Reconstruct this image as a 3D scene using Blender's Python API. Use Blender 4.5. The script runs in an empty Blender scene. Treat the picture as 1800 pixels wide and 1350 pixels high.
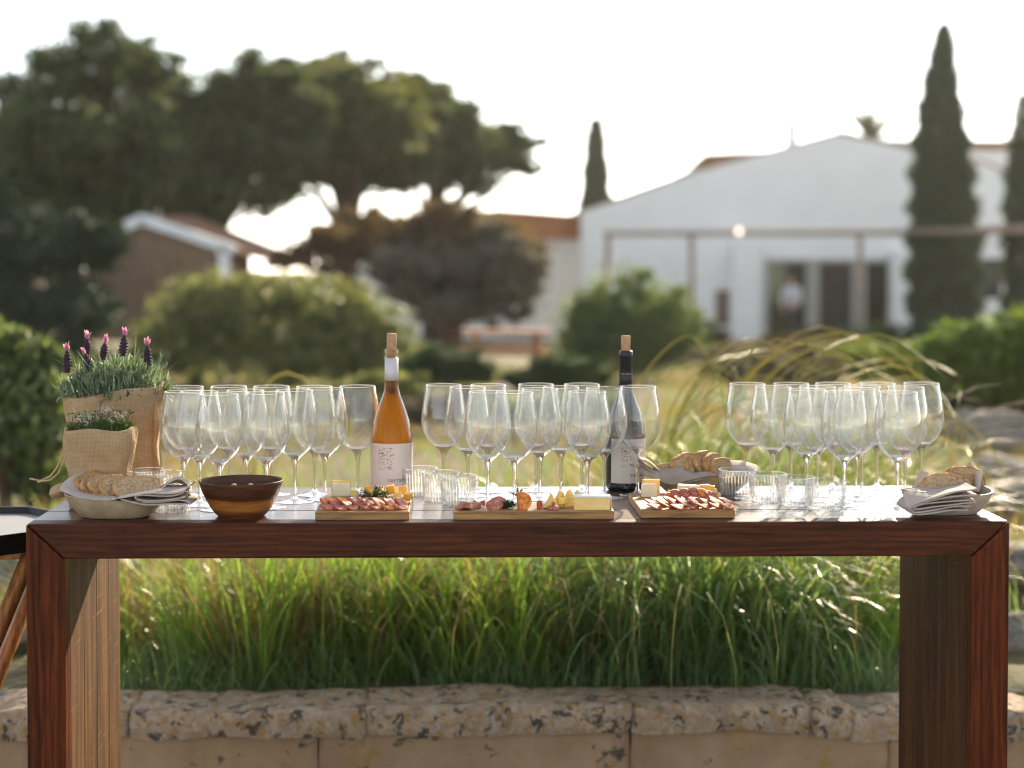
import bpy, bmesh, math, random
import numpy as np
from mathutils import Vector, Matrix, Euler
from mathutils import noise as mnoise
random.seed(7)
RNG = np.random.default_rng(7)
S = bpy.context.scene
C = bpy.context.scene.collection
rad = math.radians

# ------------------------------------------------------------------ camera
F = 2900.0                      # focal length in pixels of an 1800 px wide picture
CAM = Vector((0, -3.3, 1.55)); YAW = 0.0194; PITCH = rad(1.5)
SX = 42.0; SY = F * math.tan(PITCH) - 203.0
cd = bpy.data.cameras.new('camera'); cam = bpy.data.objects.new('camera', cd); C.objects.link(cam)
cd.sensor_width = 36; cd.lens = 36 * F / 1800; cd.shift_x = SX / 1800; cd.shift_y = SY / 1800
cam.location = CAM; cam.rotation_euler = (rad(90) - PITCH, 0, -YAW)
cd.clip_start = .05; cd.clip_end = 3000
cd.dof.use_dof = True; cd.dof.focus_distance = 3.52; cd.dof.aperture_fstop = 1.95
S.camera = cam
ROT = Euler((rad(90) - PITCH, 0, -YAW)).to_matrix()
def at(px, py, y):
    """The point of the plane y = const that a pixel of the 1800 x 1350 photograph sees."""
    d = ROT @ Vector(((px - 900 + SX) / F, (675 - py + SY) / F, -1))
    return CAM + d * ((y - CAM.y) / d.y)
def ppm(y): return F / (y - CAM.y)          # pixels per metre at that depth

# ------------------------------------------------------------------ light
EL, AZ = rad(23), rad(20)
sun_dir = Vector((math.sin(AZ) * math.cos(EL), math.cos(AZ) * math.cos(EL), math.sin(EL)))
w = bpy.data.worlds.new('World'); S.world = w; w.use_nodes = True
nt = w.node_tree; bg = nt.nodes['Background']
sky = nt.nodes.new('ShaderNodeTexSky'); sky.sky_type = 'NISHITA'; sky.sun_disc = False
sky.sun_elevation = EL; sky.sun_rotation = AZ; sky.air_density = 1.0; sky.dust_density = .25; sky.ozone_density = .8
hs = nt.nodes.new('ShaderNodeHueSaturation'); hs.inputs['Saturation'].default_value = .38
nt.links.new(sky.outputs[0], hs.inputs['Color']); nt.links.new(hs.outputs[0], bg.inputs[0])
bg.inputs[1].default_value = .12
sd = bpy.data.lights.new('sun', 'SUN'); sun = bpy.data.objects.new('sun', sd); C.objects.link(sun)
sd.energy = 5.0; sd.angle = rad(.6); sd.color = (1, .83, .60)
sun.rotation_euler = sun_dir.to_track_quat('Z', 'Y').to_euler()
vs = S.view_settings; vs.view_transform = 'Standard'; vs.look = 'None'; vs.gamma = 1; vs.exposure = 1.3
S.render.engine = 'CYCLES'
cy = S.cycles; cy.use_denoising = True; cy.denoising_prefilter = 'ACCURATE'; cy.filter_width = 1.1; cy.max_bounces = 20; cy.transparent_max_bounces = 40
cy.transmission_bounces = 12; cy.glossy_bounces = 5; cy.diffuse_bounces = 3; cy.caustics_refractive = True
cy.caustics_reflective = False; cy.sample_clamp_indirect = 6; cy.blur_glossy = .5

# ------------------------------------------------------------------ materials
def lin(r, g, b): return (r, g, b, 1)
class NM:
    """A small node material builder."""
    def __init__(s, name):
        s.m = bpy.data.materials.new(name); s.m.use_nodes = True
        s.t = s.m.node_tree; s.b = s.t.nodes['Principled BSDF']; s.out = s.t.nodes['Material Output']
    def n(s, k, **kw):
        x = s.t.nodes.new('ShaderNode' + k)
        for a, v in kw.items(): setattr(x, a, v)
        return x
    def l(s, a, b): s.t.links.new(a, b)
    def coord(s, scale=(1, 1, 1), rnd=False, kind='Object'):
        tc = s.n('TexCoord'); mp = s.n('Mapping'); mp.inputs['Scale'].default_value = scale
        s.l(tc.outputs[kind], mp.inputs[0])
        if rnd:
            oi = s.n('ObjectInfo'); mu = s.n('VectorMath', operation='SCALE'); mu.inputs[0].default_value = (17, 13, 29)
            s.l(oi.outputs['Random'], mu.inputs['Scale']); s.l(mu.outputs[0], mp.inputs['Location'])
        return mp.outputs[0]
    def noise(s, vec, scale, detail=4, rough=.55, dist=0.0):
        x = s.n('TexNoise'); x.inputs['Scale'].default_value = scale; x.inputs['Detail'].default_value = detail
        x.inputs['Roughness'].default_value = rough; x.inputs['Distortion'].default_value = dist
        if vec: s.l(vec, x.inputs['Vector'])
        return x.outputs['Fac']
    def ramp(s, fac, stops, interp='LINEAR'):
        r = s.n('ValToRGB'); e = r.color_ramp; e.interpolation = interp
        while len(e.elements) < len(stops): e.elements.new(.5)
        for el, (p, c) in zip(e.elements, stops): el.position = p; el.color = c if len(c) == 4 else (*c, 1)
        s.l(fac, r.inputs[0]); return r.outputs[0]
    def mix(s, fac, a, b, mode='MIX'):
        x = s.n('Mix', data_type='RGBA', blend_type=mode)
        for v, i in ((fac, 0), (a, 6), (b, 7)):
            if hasattr(v, 'is_output') or isinstance(v, bpy.types.NodeSocket): s.l(v, x.inputs[i])
            elif i == 0: x.inputs[0].default_value = v
            else: x.inputs[i].default_value = v if len(v) == 4 else (*v, 1)
        return x.outputs[2]
    def bump(s, h, strength=.3, dist=.01):
        b = s.n('Bump'); b.inputs['Strength'].default_value = strength; b.inputs['Distance'].default_value = dist
        s.l(h, b.inputs['Height']); s.l(b.outputs[0], s.b.inputs['Normal']); return b
    def col(s, c):
        if isinstance(c, bpy.types.NodeSocket): s.l(c, s.b.inputs['Base Color'])
        else: s.b.inputs['Base Color'].default_value = c if len(c) == 4 else (*c, 1)
    def set(s, **kw):
        if 'Specular_IOR_Level' in kw: pass
        for k, v in kw.items(): s.b.inputs[k.replace('_', ' ')].default_value = v
        return s

def two_tone(name, a, b, scale=8, rough=.6, bump=.2, detail=4, bd=.004, stretch=(1, 1, 1), rnd=False, c=None, **kw):
    m = NM(name); v = m.coord(stretch, rnd); f = m.noise(v, scale, detail)
    stops = [(.3, a), (.7, b)] if c is None else [(.28, a), (.5, b), (.72, c)]
    m.col(m.ramp(f, stops)); m.set(Roughness=rough, **kw)
    if bump: m.bump(m.noise(v, scale * 3, 3), bump, bd)
    return m.m

def wood(name, dark, light, axis, rough=.35, coat=0., ring=18., rnd=True, scratch=False, bump=.15, spec=.5):
    """Grain running along axis 0, 1 or 2."""
    m = NM(name); st = [1., 1., 1.]; st[axis] = .06
    v = m.coord(tuple(st), rnd)
    f1 = m.noise(v, ring, 5, .6, .6); f2 = m.noise(v, ring * 7, 3, .6)
    st2 = [1., 1., 1.]; st2[axis] = .12
    v2 = m.coord(tuple(st2), rnd)
    wv = m.n('TexWave', wave_type='RINGS', rings_direction='XYZ'[axis]); wv.inputs['Scale'].default_value = ring * .8
    wv.inputs['Distortion'].default_value = 9; wv.inputs['Detail'].default_value = 3; wv.inputs['Detail Scale'].default_value = 1.2
    m.l(v2, wv.inputs['Vector'])
    c = m.mix(m.ramp(f1, [(.3, (0, 0, 0)), (.7, (1, 1, 1))]), dark, light)
    c = m.mix(.45, c, m.mix(wv.outputs['Fac'], dark, light))
    c = m.mix(m.ramp(f2, [(.35, (.55, .55, .55)), (.55, (1, 1, 1))]), (0, 0, 0), c, 'MIX')
    c = m.mix(.35, c, m.mix(1., c, m.ramp(m.noise(m.coord((1, 1, 1), rnd), 3), [(.3, (.45, .45, .45)), (.7, (1.2, 1.2, 1.2))]), 'MULTIPLY'))
    if scratch:
        mp = m.n('Mapping'); mp.inputs['Rotation'].default_value = (rad(-38), 0, 0); mp.inputs['Scale'].default_value = (1, 3, 90)
        tc = m.n('TexCoord'); m.l(tc.outputs['Object'], mp.inputs[0])
        sc = m.noise(mp.outputs[0], 3, 2, .5)
        c = m.mix(m.ramp(sc, [(.66, (0, 0, 0)), (.70, (.5, .5, .5))]), c, [min(1, x * 2.2) for x in light[:3]])
    m.col(c); m.set(Roughness=rough, Coat_Weight=coat, Coat_Roughness=.12, Specular_IOR_Level=spec)
    if bump: m.bump(f2, bump, .002)
    return m.m

def leafmat(name, a, b, trans=.45, rough=.5, tip=None):
    """Two greens mixed leaf by leaf, with light coming through."""
    m = NM(name); g = m.n('NewGeometry')
    c = m.ramp(g.outputs['Random Per Island'], [(0, a), (1, b)] if tip is None else [(0, a), (.8, b), (1, tip)])
    m.col(c); m.set(Roughness=rough)
    tr = m.n('BsdfTranslucent'); m.l(m.mix(1., c, (1.15, 1.2, .6), 'MULTIPLY'), tr.inputs[0])
    mx = m.n('MixShader'); mx.inputs[0].default_value = trans
    m.l(m.b.outputs[0], mx.inputs[1]); m.l(tr.outputs[0], mx.inputs[2]); m.l(mx.outputs[0], m.out.inputs[0])
    return m.m

def cloth(name, a, b, weave=900, trans=0., bump=.4, rough=.9):
    m = NM(name)
    wx = m.n('TexWave', bands_direction='X', wave_type='BANDS'); wz = m.n('TexWave', bands_direction='Z')
    for q in (wx, wz):
        q.inputs['Scale'].default_value = weave; q.inputs['Distortion'].default_value = 1.2; q.inputs['Detail'].default_value = 1
        q.inputs['Detail Scale'].default_value = 2
        m.l(m.coord(), q.inputs['Vector'])
    wm = m.n('Math', operation='MULTIPLY'); m.l(wx.outputs['Fac'], wm.inputs[0]); m.l(wz.outputs['Fac'], wm.inputs[1])
    f = m.noise(m.coord(), 45, 4)
    c = m.mix(m.ramp(f, [(.3, (0, 0, 0)), (.7, (1, 1, 1))]), a, b)
    c = m.mix(m.ramp(wm.outputs[0], [(0, (.45, .45, .45)), (.5, (0, 0, 0))]), c, m.mix(1., c, (.45, .42, .38), 'MULTIPLY'))
    m.col(c); m.set(Roughness=rough); m.bump(wm.outputs[0], bump, .0008)
    if trans:
        tr = m.n('BsdfTranslucent'); m.l(c, tr.inputs[0]); mx = m.n('MixShader'); mx.inputs[0].default_value = trans
        m.l(m.b.outputs[0], mx.inputs[1]); m.l(tr.outputs[0], mx.inputs[2]); m.l(mx.outputs[0], m.out.inputs[0])
    return m.m

def thin_glass(name, tint=(.99, .993, .99), film=.032, rough=.02, refr=0., floor=.045, ribs=0, rim=None):
    """Thin-walled glass: the light passes straight on, the sky is mirrored towards the edges, a film of water spots scatters some, and edge, rim and rib glints are painted white."""
    m = NM(name); m.t.nodes.remove(m.b)
    lw = m.n('LayerWeight'); pw = m.n('Math', operation='POWER'); m.l(lw.outputs['Facing'], pw.inputs[0]); pw.inputs[1].default_value = 2.7
    fr = m.n('Math', operation='MULTIPLY_ADD'); m.l(pw.outputs[0], fr.inputs[0]); fr.inputs[1].default_value = .9; fr.inputs[2].default_value = floor
    tp = m.n('BsdfTransparent'); tp.inputs[0].default_value = (*tint, 1)
    gl = m.n('BsdfAnisotropic'); gl.inputs['Roughness'].default_value = rough
    mx = m.n('MixShader'); m.l(fr.outputs[0], mx.inputs[0]); lw.inputs[0].default_value = .5; m.l(tp.outputs[0], mx.inputs[1]); m.l(gl.outputs[0], mx.inputs[2])
    bp = m.n('Bump'); bp.inputs['Strength'].default_value = .25; bp.inputs['Distance'].default_value = .002
    m.l(m.noise(m.coord((1, 1, .25), True), 90, 2), bp.inputs['Height']); m.l(bp.outputs[0], gl.inputs['Normal'])
    res = mx.outputs[0]
    if refr:
        rf = m.n('BsdfRefraction'); rf.inputs['IOR'].default_value = 1.48; rf.inputs['Roughness'].default_value = 0.; rf.inputs[0].default_value = (*tint, 1)
        m2 = m.n('MixShader'); m2.inputs[0].default_value = refr; m.l(res, m2.inputs[1]); m.l(rf.outputs[0], m2.inputs[2]); res = m2.outputs[0]
    if film:
        df = m.n('BsdfDiffuse'); df.inputs[0].default_value = (.85, .85, .85, 1)
        tr = m.n('BsdfTranslucent'); tr.inputs[0].default_value = (.9, .9, .9, 1)
        ad = m.n('MixShader'); ad.inputs[0].default_value = .6; m.l(df.outputs[0], ad.inputs[1]); m.l(tr.outputs[0], ad.inputs[2])
        spots = m.ramp(m.noise(m.coord((1, 1, .5), True), 330, 2, .5), [(.58, (.0, .0, .0)), (.72, (1, 1, 1))])
        streak = m.ramp(m.noise(m.coord((1, 1, .05), True), 130, 3, .6), [(.45, (.05, .05, .05)), (.7, (.6, .6, .6))])
        f = m.mix(1., m.mix(1., streak, spots, 'ADD'), (film, film, film), 'MULTIPLY')
        e3 = m.n('Math', operation='POWER'); m.l(lw.outputs['Facing'], e3.inputs[0]); e3.inputs[1].default_value = 6.
        f = m.mix(1., f, m.mix(1., m.ramp(e3.outputs[0], [(0, (0, 0, 0)), (1, (1, 1, 1))]), (.32, .32, .32), 'MULTIPLY'), 'ADD')  # bright edges painted white in place of refracted sky
        if rim:                                        # rim highlight painted as a white band
            sz = m.n('SeparateXYZ'); m.l(m.coord(), sz.inputs[0]); gt = m.n('Math', operation='GREATER_THAN'); m.l(sz.outputs[2], gt.inputs[0]); gt.inputs[1].default_value = rim
            f = m.mix(1., f, m.mix(1., m.ramp(gt.outputs[0], [(0, (0, 0, 0)), (1, (1, 1, 1))]), (.24, .24, .24), 'MULTIPLY'), 'ADD')
        if ribs:                                       # rib glints painted as white streaks around the tumbler
            sx = m.n('SeparateXYZ'); m.l(m.coord(), sx.inputs[0]); at2 = m.n('Math', operation='ARCTAN2'); m.l(sx.outputs[1], at2.inputs[0]); m.l(sx.outputs[0], at2.inputs[1])
            mu = m.n('Math', operation='MULTIPLY'); m.l(at2.outputs[0], mu.inputs[0]); mu.inputs[1].default_value = ribs; cs = m.n('Math', operation='COSINE'); m.l(mu.outputs[0], cs.inputs[0])
            zz_ = m.ramp(sx.outputs[2], [(.0, (1, 1, 1)), (.050, (1, 1, 1)), (.053, (0, 0, 0))]); rb = m.mix(1., m.ramp(cs.outputs[0], [(.2, (0, 0, 0)), (.9, (.30, .30, .30))]), zz_, 'MULTIPLY')
            f = m.mix(1., f, rb, 'ADD')
        m3 = m.n('MixShader'); m.l(f, m3.inputs[0]); m.l(res, m3.inputs[1]); m.l(ad.outputs[0], m3.inputs[2]); res = m3.outputs[0]
    m.l(res, m.out.inputs[0]); return m.m

def glass(name, tint, ior=1.5, rough=0.0, clear=0.):
    m = NM(name); m.t.nodes.remove(m.b)
    g = m.n('BsdfGlass'); g.inputs[0].default_value = (*tint, 1); g.inputs['IOR'].default_value = ior; g.inputs['Roughness'].default_value = rough
    res = g.outputs[0]
    if clear:
        tp = m.n('BsdfTransparent'); tp.inputs[0].default_value = (*tint, 1); mx = m.n('MixShader'); mx.inputs[0].default_value = clear
        m.l(res, mx.inputs[1]); m.l(tp.outputs[0], mx.inputs[2]); res = mx.outputs[0]
    m.l(res, m.out.inputs[0]); return m.m

M = {}
M['rail'] = wood('rail_wood', (.036, .0085, .0032), (.125, .032, .011), 0, .45, 0, 30, spec=.18)
M['stile'] = wood('stile_wood', (.036, .007, .002), (.165, .036, .008), 2, .45, 0, 26, spec=.15)
M['top'] = wood('tabletop_wood', (.07, .022, .012), (.20, .075, .038), 0, .34, .60, 14, bump=.1, spec=.5)
M['rawshade'] = wood('shaded_leg_board', (.05, .018, .006), (.12, .046, .015), 2, .55, 0, 11, scratch=True, spec=.15)  # same wood as the left leg, shade of the right leg painted in
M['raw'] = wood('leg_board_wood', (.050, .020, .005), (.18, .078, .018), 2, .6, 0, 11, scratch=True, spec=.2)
M['board'] = wood('serving_board_wood', (.30, .145, .04), (.52, .28, .095), 0, .5, 0, 26)
M['burlap'] = cloth('burlap', (.70, .48, .26), (.84, .62, .38), 115, .35, 1.)
M['twine'] = two_tone('twine', (.45, .32, .14), (.66, .5, .26), 90, .9)
M['linen'] = cloth('linen', (.70, .59, .53), (.80, .69, .63), 520, .25, .3)
M['linen2'] = cloth('linen_taupe', (.42, .36, .32), (.52, .45, .40), 520, .22, .3)
M['stoneware'] = two_tone('stoneware', (.32, .24, .15), (.46, .36, .24), 30, .55, .3, 6, .002)
M['stoneware2'] = two_tone('pale_stoneware', (.40, .33, .27), (.55, .47, .40), 60, .5, .3, 6, .002)
M['crumb'] = two_tone('bread_crumb', (.26, .15, .06), (.52, .36, .20), 190, .9, 1., 6, .003, c=(.64, .48, .30))
M['crust'] = two_tone('bread_crust', (.10, .03, .01), (.50, .24, .08), 75, .75, 1., 5, .004, c=(.66, .42, .2))
M['clear'] = thin_glass('wine_glass_wall', rim=.2438)
M['stemglass'] = glass('wine_glass_stem', (.99, .99, .99), 1.5, 0, .35)
M['tumbler'] = thin_glass('tumbler_glass', film=.06, floor=.06, ribs=34, rim=.0617)
M['bottle'] = thin_glass('bottle_glass', (.98, .95, .88), .0, floor=.015)
M['rose'] = glass('amber_wine', (.90, .56, .02), 1.06, .06, .2)
M['darkglass'] = two_tone('dark_bottle_glass', (.004, .006, .009), (.007, .009, .013), 8, .07, 0)
M['foil'] = two_tone('white_foil', (.55, .52, .55), (.62, .60, .63), 20, .35, .1)
M['blackfoil'] = two_tone('black_foil', (.006, .007, .01), (.01, .012, .016), 20, .35, .1)
def labelmat():
    m = NM('label_paper'); m.col(m.ramp(m.noise(m.coord(), 60), [(.3, (.74, .69, .65)), (.7, (.80, .75, .71))])); m.set(Roughness=.8)
    tr = m.n('BsdfTranslucent'); tr.inputs[0].default_value = (.8, .66, .5, 1); mx = m.n('MixShader'); mx.inputs[0].default_value = .08
    m.l(m.b.outputs[0], mx.inputs[1]); m.l(tr.outputs[0], mx.inputs[2]); m.l(mx.outputs[0], m.out.inputs[0]); return m.m
M['label'] = labelmat()
M['ink'] = two_tone('label_ink', (.05, .04, .04), (.1, .09, .085), 300, .8, 0)
M['whiteink'] = two_tone('white_ink', (.45, .45, .45), (.5, .5, .5), 300, .8, 0)
M['cork'] = two_tone('cork', (.36, .19, .09), (.62, .38, .22), 140, .85, .5, 4, .002)
def bowlwood():
    m = NM('acacia_wood'); v = m.coord((.5, .5, 1), False)
    sx = m.n('SeparateXYZ'); m.l(m.coord(), sx.inputs[0])
    n_ = m.noise(v, 7, 2); a = m.n('Math', operation='MULTIPLY_ADD'); m.l(n_, a.inputs[0]); a.inputs[1].default_value = .02; m.l(sx.outputs[2], a.inputs[2])
    g = m.noise(m.coord((.3, .3, 3), False), 60, 4)
    c = m.ramp(a.outputs[0], [(.010, (.12, .04, .014)), (.024, (.19, .065, .018)), (.030, (.42, .17, .035)), (.046, (.36, .13, .028)), (.050, (.055, .018, .009)), (.092, (.10, .040, .018))])
    c = m.mix(.5, c, m.mix(1., c, m.ramp(g, [(.35, (.4, .4, .4)), (.65, (1.5, 1.5, 1.5))]), 'MULTIPLY'))
    m.col(c); m.set(Roughness=.5, Coat_Weight=.0, Specular_IOR_Level=.3); m.bump(g, .1, .002); return m.m
M['acacia'] = bowlwood()
M['nut'] = two_tone('nut_skin', (.55, .33, .14), (.75, .52, .27), 90, .6)
M['salami'] = two_tone('salami', (.17, .030, .022), (.40, .13, .10), 150, .65, .25, 4, .002, c=(.62, .36, .30), Specular_IOR_Level=.2)
M['ham'] = two_tone('pale_salami', (.27, .065, .045), (.42, .15, .11), 120, .7, .25, 4, .002, c=(.52, .28, .21), Specular_IOR_Level=.2)
M['chorizo'] = two_tone('chorizo', (.42, .075, .015), (.72, .22, .04), 110, .6, .3, 4, .002, c=(.8, .42, .16), Specular_IOR_Level=.2)
M['casing'] = two_tone('sausage_casing', (.38, .05, .015), (.60, .15, .03), 90, .5, .2)
M['cheddar'] = two_tone('orange_cheese', (.80, .36, .04), (.88, .50, .09), 40, .45, .15, Subsurface_Weight=.25, Subsurface_Scale=.008)
M['yellow'] = two_tone('yellow_cheese', (.78, .52, .10), (.88, .68, .22), 60, .45, .2, Subsurface_Weight=.3, Subsurface_Scale=.01)
M['pale'] = two_tone('pale_cheese', (.76, .66, .42), (.84, .76, .55), 50, .5, .15, Subsurface_Weight=.3, Subsurface_Scale=.01)
M['cream'] = two_tone('cream_cheese', (.86, .58, .20), (.92, .68, .30), 40, .5, .2, Subsurface_Weight=.3, Subsurface_Scale=.012)
M['rind'] = two_tone('cheese_rind', (.72, .42, .12), (.84, .60, .25), 40, .6, .3)
M['rosemary'] = leafmat('rosemary_leaf', (.03, .065, .035), (.10, .16, .09), .25)
M['lavleaf'] = leafmat('lavender_leaf', (.08, .12, .07), (.26, .33, .24), .35, .55, (.42, .48, .40))
M['thymeleaf'] = leafmat('thyme_leaf', (.05, .09, .03), (.15, .21, .07), .35)
M['thymeflower'] = leafmat('thyme_flower', (.55, .40, .45), (.75, .66, .68), .4)
M['bract'] = two_tone('lavender_bract', (.018, .008, .022), (.06, .025, .055), 200, .8, .5)
M['petal'] = leafmat('lavender_petal', (.42, .10, .42), (.68, .34, .62), .45)
M['metal'] = NM('dark_metal').set(Roughness=.45, Metallic=.6).m; M['metal'].node_tree.nodes['Principled BSDF'].inputs[0].default_value = (.02, .018, .018, 1)
M['tray'] = two_tone('grey_tray', (.22, .22, .22), (.27, .27, .27), 12, .5, .05)
M['teak'] = wood('teak', (.28, .09, .02), (.58, .24, .06), 2, .5, .1, 18)
# stone with lichen
def lichen(name, base_a, base_b, dark=.5, ochre=.5, sc=14):
    m = NM(name); v = m.coord((1, 1, 1), True)
    c = m.mix(m.ramp(m.noise(v, sc * .8, 6, .65), [(.35, (0, 0, 0)), (.65, (1, 1, 1))]), base_a, base_b)
    och = m.ramp(m.noise(v, sc * 1.9, 4, .6, .4), [(.60 - .1 * ochre, (0, 0, 0)), (.66 - .1 * ochre, (.8, .8, .8))])
    c = m.mix(och, c, (.33, .19, .055))
    gw = m.ramp(m.noise(v, sc * 2.6, 5, .6, .3), [(.56 + (0 if dark > .2 else .3), (0, 0, 0)), (.62 + (0 if dark > .2 else .3), (.8, .8, .8))]); c = m.mix(gw, c, (.38, .37, .33))
    dk = m.ramp(m.noise(v, sc * 1.2, 7, .72, .5), [(.60 - .13 * dark, (0, 0, 0)), (.64 - .13 * dark, (.92, .92, .92))])
    c = m.mix(dk, c, (.045, .043, .038))
    m.col(c); m.set(Roughness=.93); m.bump(m.noise(v, sc * 4, 6, .7), .5, .008); return m.m
M['coping'] = lichen('lichen_stone', (.27, .18, .12), (.46, .35, .25), .42, .75, 20)
M['wallstone'] = lichen('tan_stone', (.30, .19, .11), (.42, .29, .18), .0, .1, 6)
M['rock'] = lichen('grey_rock', (.12, .11, .095), (.24, .21, .175), .25, .2, 5)
def groundmat():
    m = NM('dry_ground'); v = m.coord()
    c = m.ramp(m.noise(v, .9, 6, .65), [(.30, (.04, .06, .02)), (.45, (.10, .10, .04)), (.58, (.20, .15, .075)), (.75, (.24, .21, .16))])
    c = m.mix(m.ramp(m.noise(v, 7, 5, .7), [(.35, (.0, .0, .0)), (.65, (.6, .6, .6))]), c, (.22, .17, .09))
    m.col(c); m.set(Roughness=.95); m.bump(m.noise(v, 14, 6, .7), 1., .05); return m.m
M['ground'] = groundmat()
M['white'] = two_tone('whitewash', (.82, .82, .82), (.88, .88, .88), 1.2, .9, .15, 5, .01)
M['trim'] = two_tone('white_paint', (.72, .74, .77), (.80, .82, .84), 4, .6, .1)
M['rooftile'] = two_tone('clay_tile', (.17, .085, .045), (.33, .17, .09), 3, .85, .4, 5, .01, rnd=True)
M['terracotta'] = two_tone('red_clay_tile', (.33, .13, .055), (.5, .22, .10), 3, .85, .4, 5, .01, rnd=True)
M['stonehut'] = two_tone('rubble_stone', (.15, .10, .06), (.26, .18, .12), 3, .9, .5, 5, .02, rnd=True, c=(.33, .25, .18))
M['beam'] = two_tone('weathered_beam', (.17, .12, .085), (.30, .23, .17), 6, .8, .3)
M['curtain'] = cloth('curtain', (.55, .53, .48), (.62, .60, .55), 60, .3)
M['dark'] = two_tone('dark_interior', (.012, .012, .014), (.02, .02, .022), 3, .6, 0)  # near-black paints the unlit rooms behind openings; also the pot soil
M['frame'] = two_tone('grey_frame', (.30, .30, .28), (.36, .36, .34), 6, .5, 0)
M['pane'] = thin_glass('window_glass', (.55, .62, .5), .02)  # olive tint paints the garden's green reflection into the glass
M['shutter'] = wood('shutter_wood', (.14, .09, .06), (.28, .2, .14), 2, .7, 0, 10)
M['bark'] = two_tone('pine_bark', (.04, .026, .018), (.11, .07, .05), 7, .95, .9, 5, .03, (1, 1, .3))
M['redbark'] = two_tone('red_bark', (.06, .03, .02), (.12, .06, .04), 9, .9, .6)
M['pine'] = leafmat('pine_needles', (.035, .055, .022), (.10, .125, .045), .42, .6, (.20, .21, .075))
M['pine2'] = leafmat('pine_needles_olive', (.055, .070, .022), (.15, .16, .05), .48, .6, (.26, .25, .08))
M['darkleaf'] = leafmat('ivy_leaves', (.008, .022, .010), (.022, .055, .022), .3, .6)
M['cypress'] = leafmat('cypress_leaves', (.028, .05, .022), (.07, .10, .045), .35, .6)
M['olive'] = leafmat('olive_leaves', (.11, .125, .05), (.24, .26, .11), .48, .45, (.48, .45, .25))
M['green'] = leafmat('green_leaves', (.07, .10, .042), (.18, .225, .095), .46, .5, (.32, .37, .15))
M['mastic'] = leafmat('mastic_leaves', (.06, .10, .022), (.17, .24, .05), .46, .5, (.34, .38, .10))
M['tamarisk'] = leafmat('rusty_leaves', (.10, .065, .038), (.19, .125, .07), .45, .7)
M['tamgrey'] = leafmat('grey_leaves', (.08, .068, .055), (.22, .19, .155), .3, .7)
M['hedge'] = leafmat('hedge_leaves', (.012, .03, .010), (.04, .08, .02), .3, .6, (.09, .15, .03))
M['palm'] = leafmat('palm_leaves', (.05, .05, .03), (.12, .11, .05), .2)
M['blade'] = leafmat('grass_blade', (.11, .22, .045), (.31, .43, .11), .60, .28)
M['blade3'] = leafmat('far_grass_blade', (.07, .13, .03), (.22, .30, .07), .5, .35)
M['blade2'] = leafmat('blue_green_blade', (.09, .17, .07), (.24, .34, .14), .55, .28)
M['straw'] = leafmat('straw_stalk', (.20, .14, .06), (.34, .25, .115), .5, .6)
M['seed'] = leafmat('seed_stalk', (.30, .29, .10), (.52, .44, .18), .55, .4)
M['skin'] = two_tone('skin', (.42, .23, .16), (.50, .29, .20), 20, .5, 0)
M['shirt'] = cloth('white_shirt', (.70, .70, .76), (.78, .78, .84), 200, .1)
M['trousers'] = cloth('dark_trousers', (.03, .03, .04), (.05, .05, .06), 200)
M['hair'] = two_tone('dark_hair', (.02, .012, .008), (.04, .025, .015), 60, .6)
def bulbmat():
    m = NM('bulb_glow'); m.b.inputs['Emission Color'].default_value = (1, .78, .58, 1); m.b.inputs['Emission Strength'].default_value = 1.3  # emission added so the sunlit bulb shows as a bright disc
    return m.m
M['bulb'] = bulbmat()

# ------------------------------------------------------------------ builders
def tag(o, label=None, cat=None, group=None, kind=None):
    for k, v in (('label', label), ('category', cat), ('group', group), ('kind', kind)):
        if v: o[k] = v
    return o
def empty(name, loc, label, cat, group=None, rz=0.):
    o = bpy.data.objects.new(name, None); C.objects.link(o); o.location = loc; o.rotation_euler = (0, 0, rz)
    o.empty_display_size = .05
    return tag(o, label, cat, group)
def link(name, me, mat=None, parent=None, loc=None, rot=None, smooth=True):
    o = bpy.data.objects.new(name, me); C.objects.link(o)
    if mat is not None and not me.materials:
        for q in (mat if isinstance(mat, (list, tuple)) else [mat]): me.materials.append(q)
    if parent: o.parent = parent
    if loc is not None: o.location = loc
    if rot is not None: o.rotation_euler = rot
    if smooth and len(me.polygons): me.polygons.foreach_set('use_smooth', [True] * len(me.polygons))
    return o
def pymesh(name, v, f):
    me = bpy.data.meshes.new(name); me.from_pydata([tuple(x) for x in v], [], f); me.update(); return me
def npmesh(name, V, quads):
    me = bpy.data.meshes.new(name); n = len(V); k = len(quads)
    me.vertices.add(n); me.vertices.foreach_set('co', np.ascontiguousarray(V, dtype=np.float32).ravel())
    me.loops.add(k * 4); me.loops.foreach_set('vertex_index', np.ascontiguousarray(quads, dtype=np.int32).ravel())
    me.polygons.add(k); me.polygons.foreach_set('loop_start', np.arange(0, k * 4, 4, dtype=np.int32))
    me.update(calc_edges=True); return me
def lathe_mesh(name, prof, seg=48, close=False, sx=1., sy=1., fn=None):
    """Turns (radius, height) points about Z. close joins the last ring with the first (a shell)."""
    v = []; f = []
    for r, z in prof:
        for i in range(seg):
            a = 2 * math.pi * i / seg; p = (r * math.cos(a) * sx, r * math.sin(a) * sy, z)
            v.append(fn(p, a, r, z) if fn else p)
    n = len(prof)
    for j in range(n - 1 + (1 if close else 0)):
        for i in range(seg):
            a, b = j * seg, ((j + 1) % n) * seg; k = (i + 1) % seg
            f.append((a + i, a + k, b + k, b + i))
    if not close:
        if prof[0][0] > 1e-4: f.append(tuple(range(seg))[::-1])
        if prof[-1][0] > 1e-4: f.append(tuple((n - 1) * seg + i for i in range(seg)))
    return pymesh(name, v, f)
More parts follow.
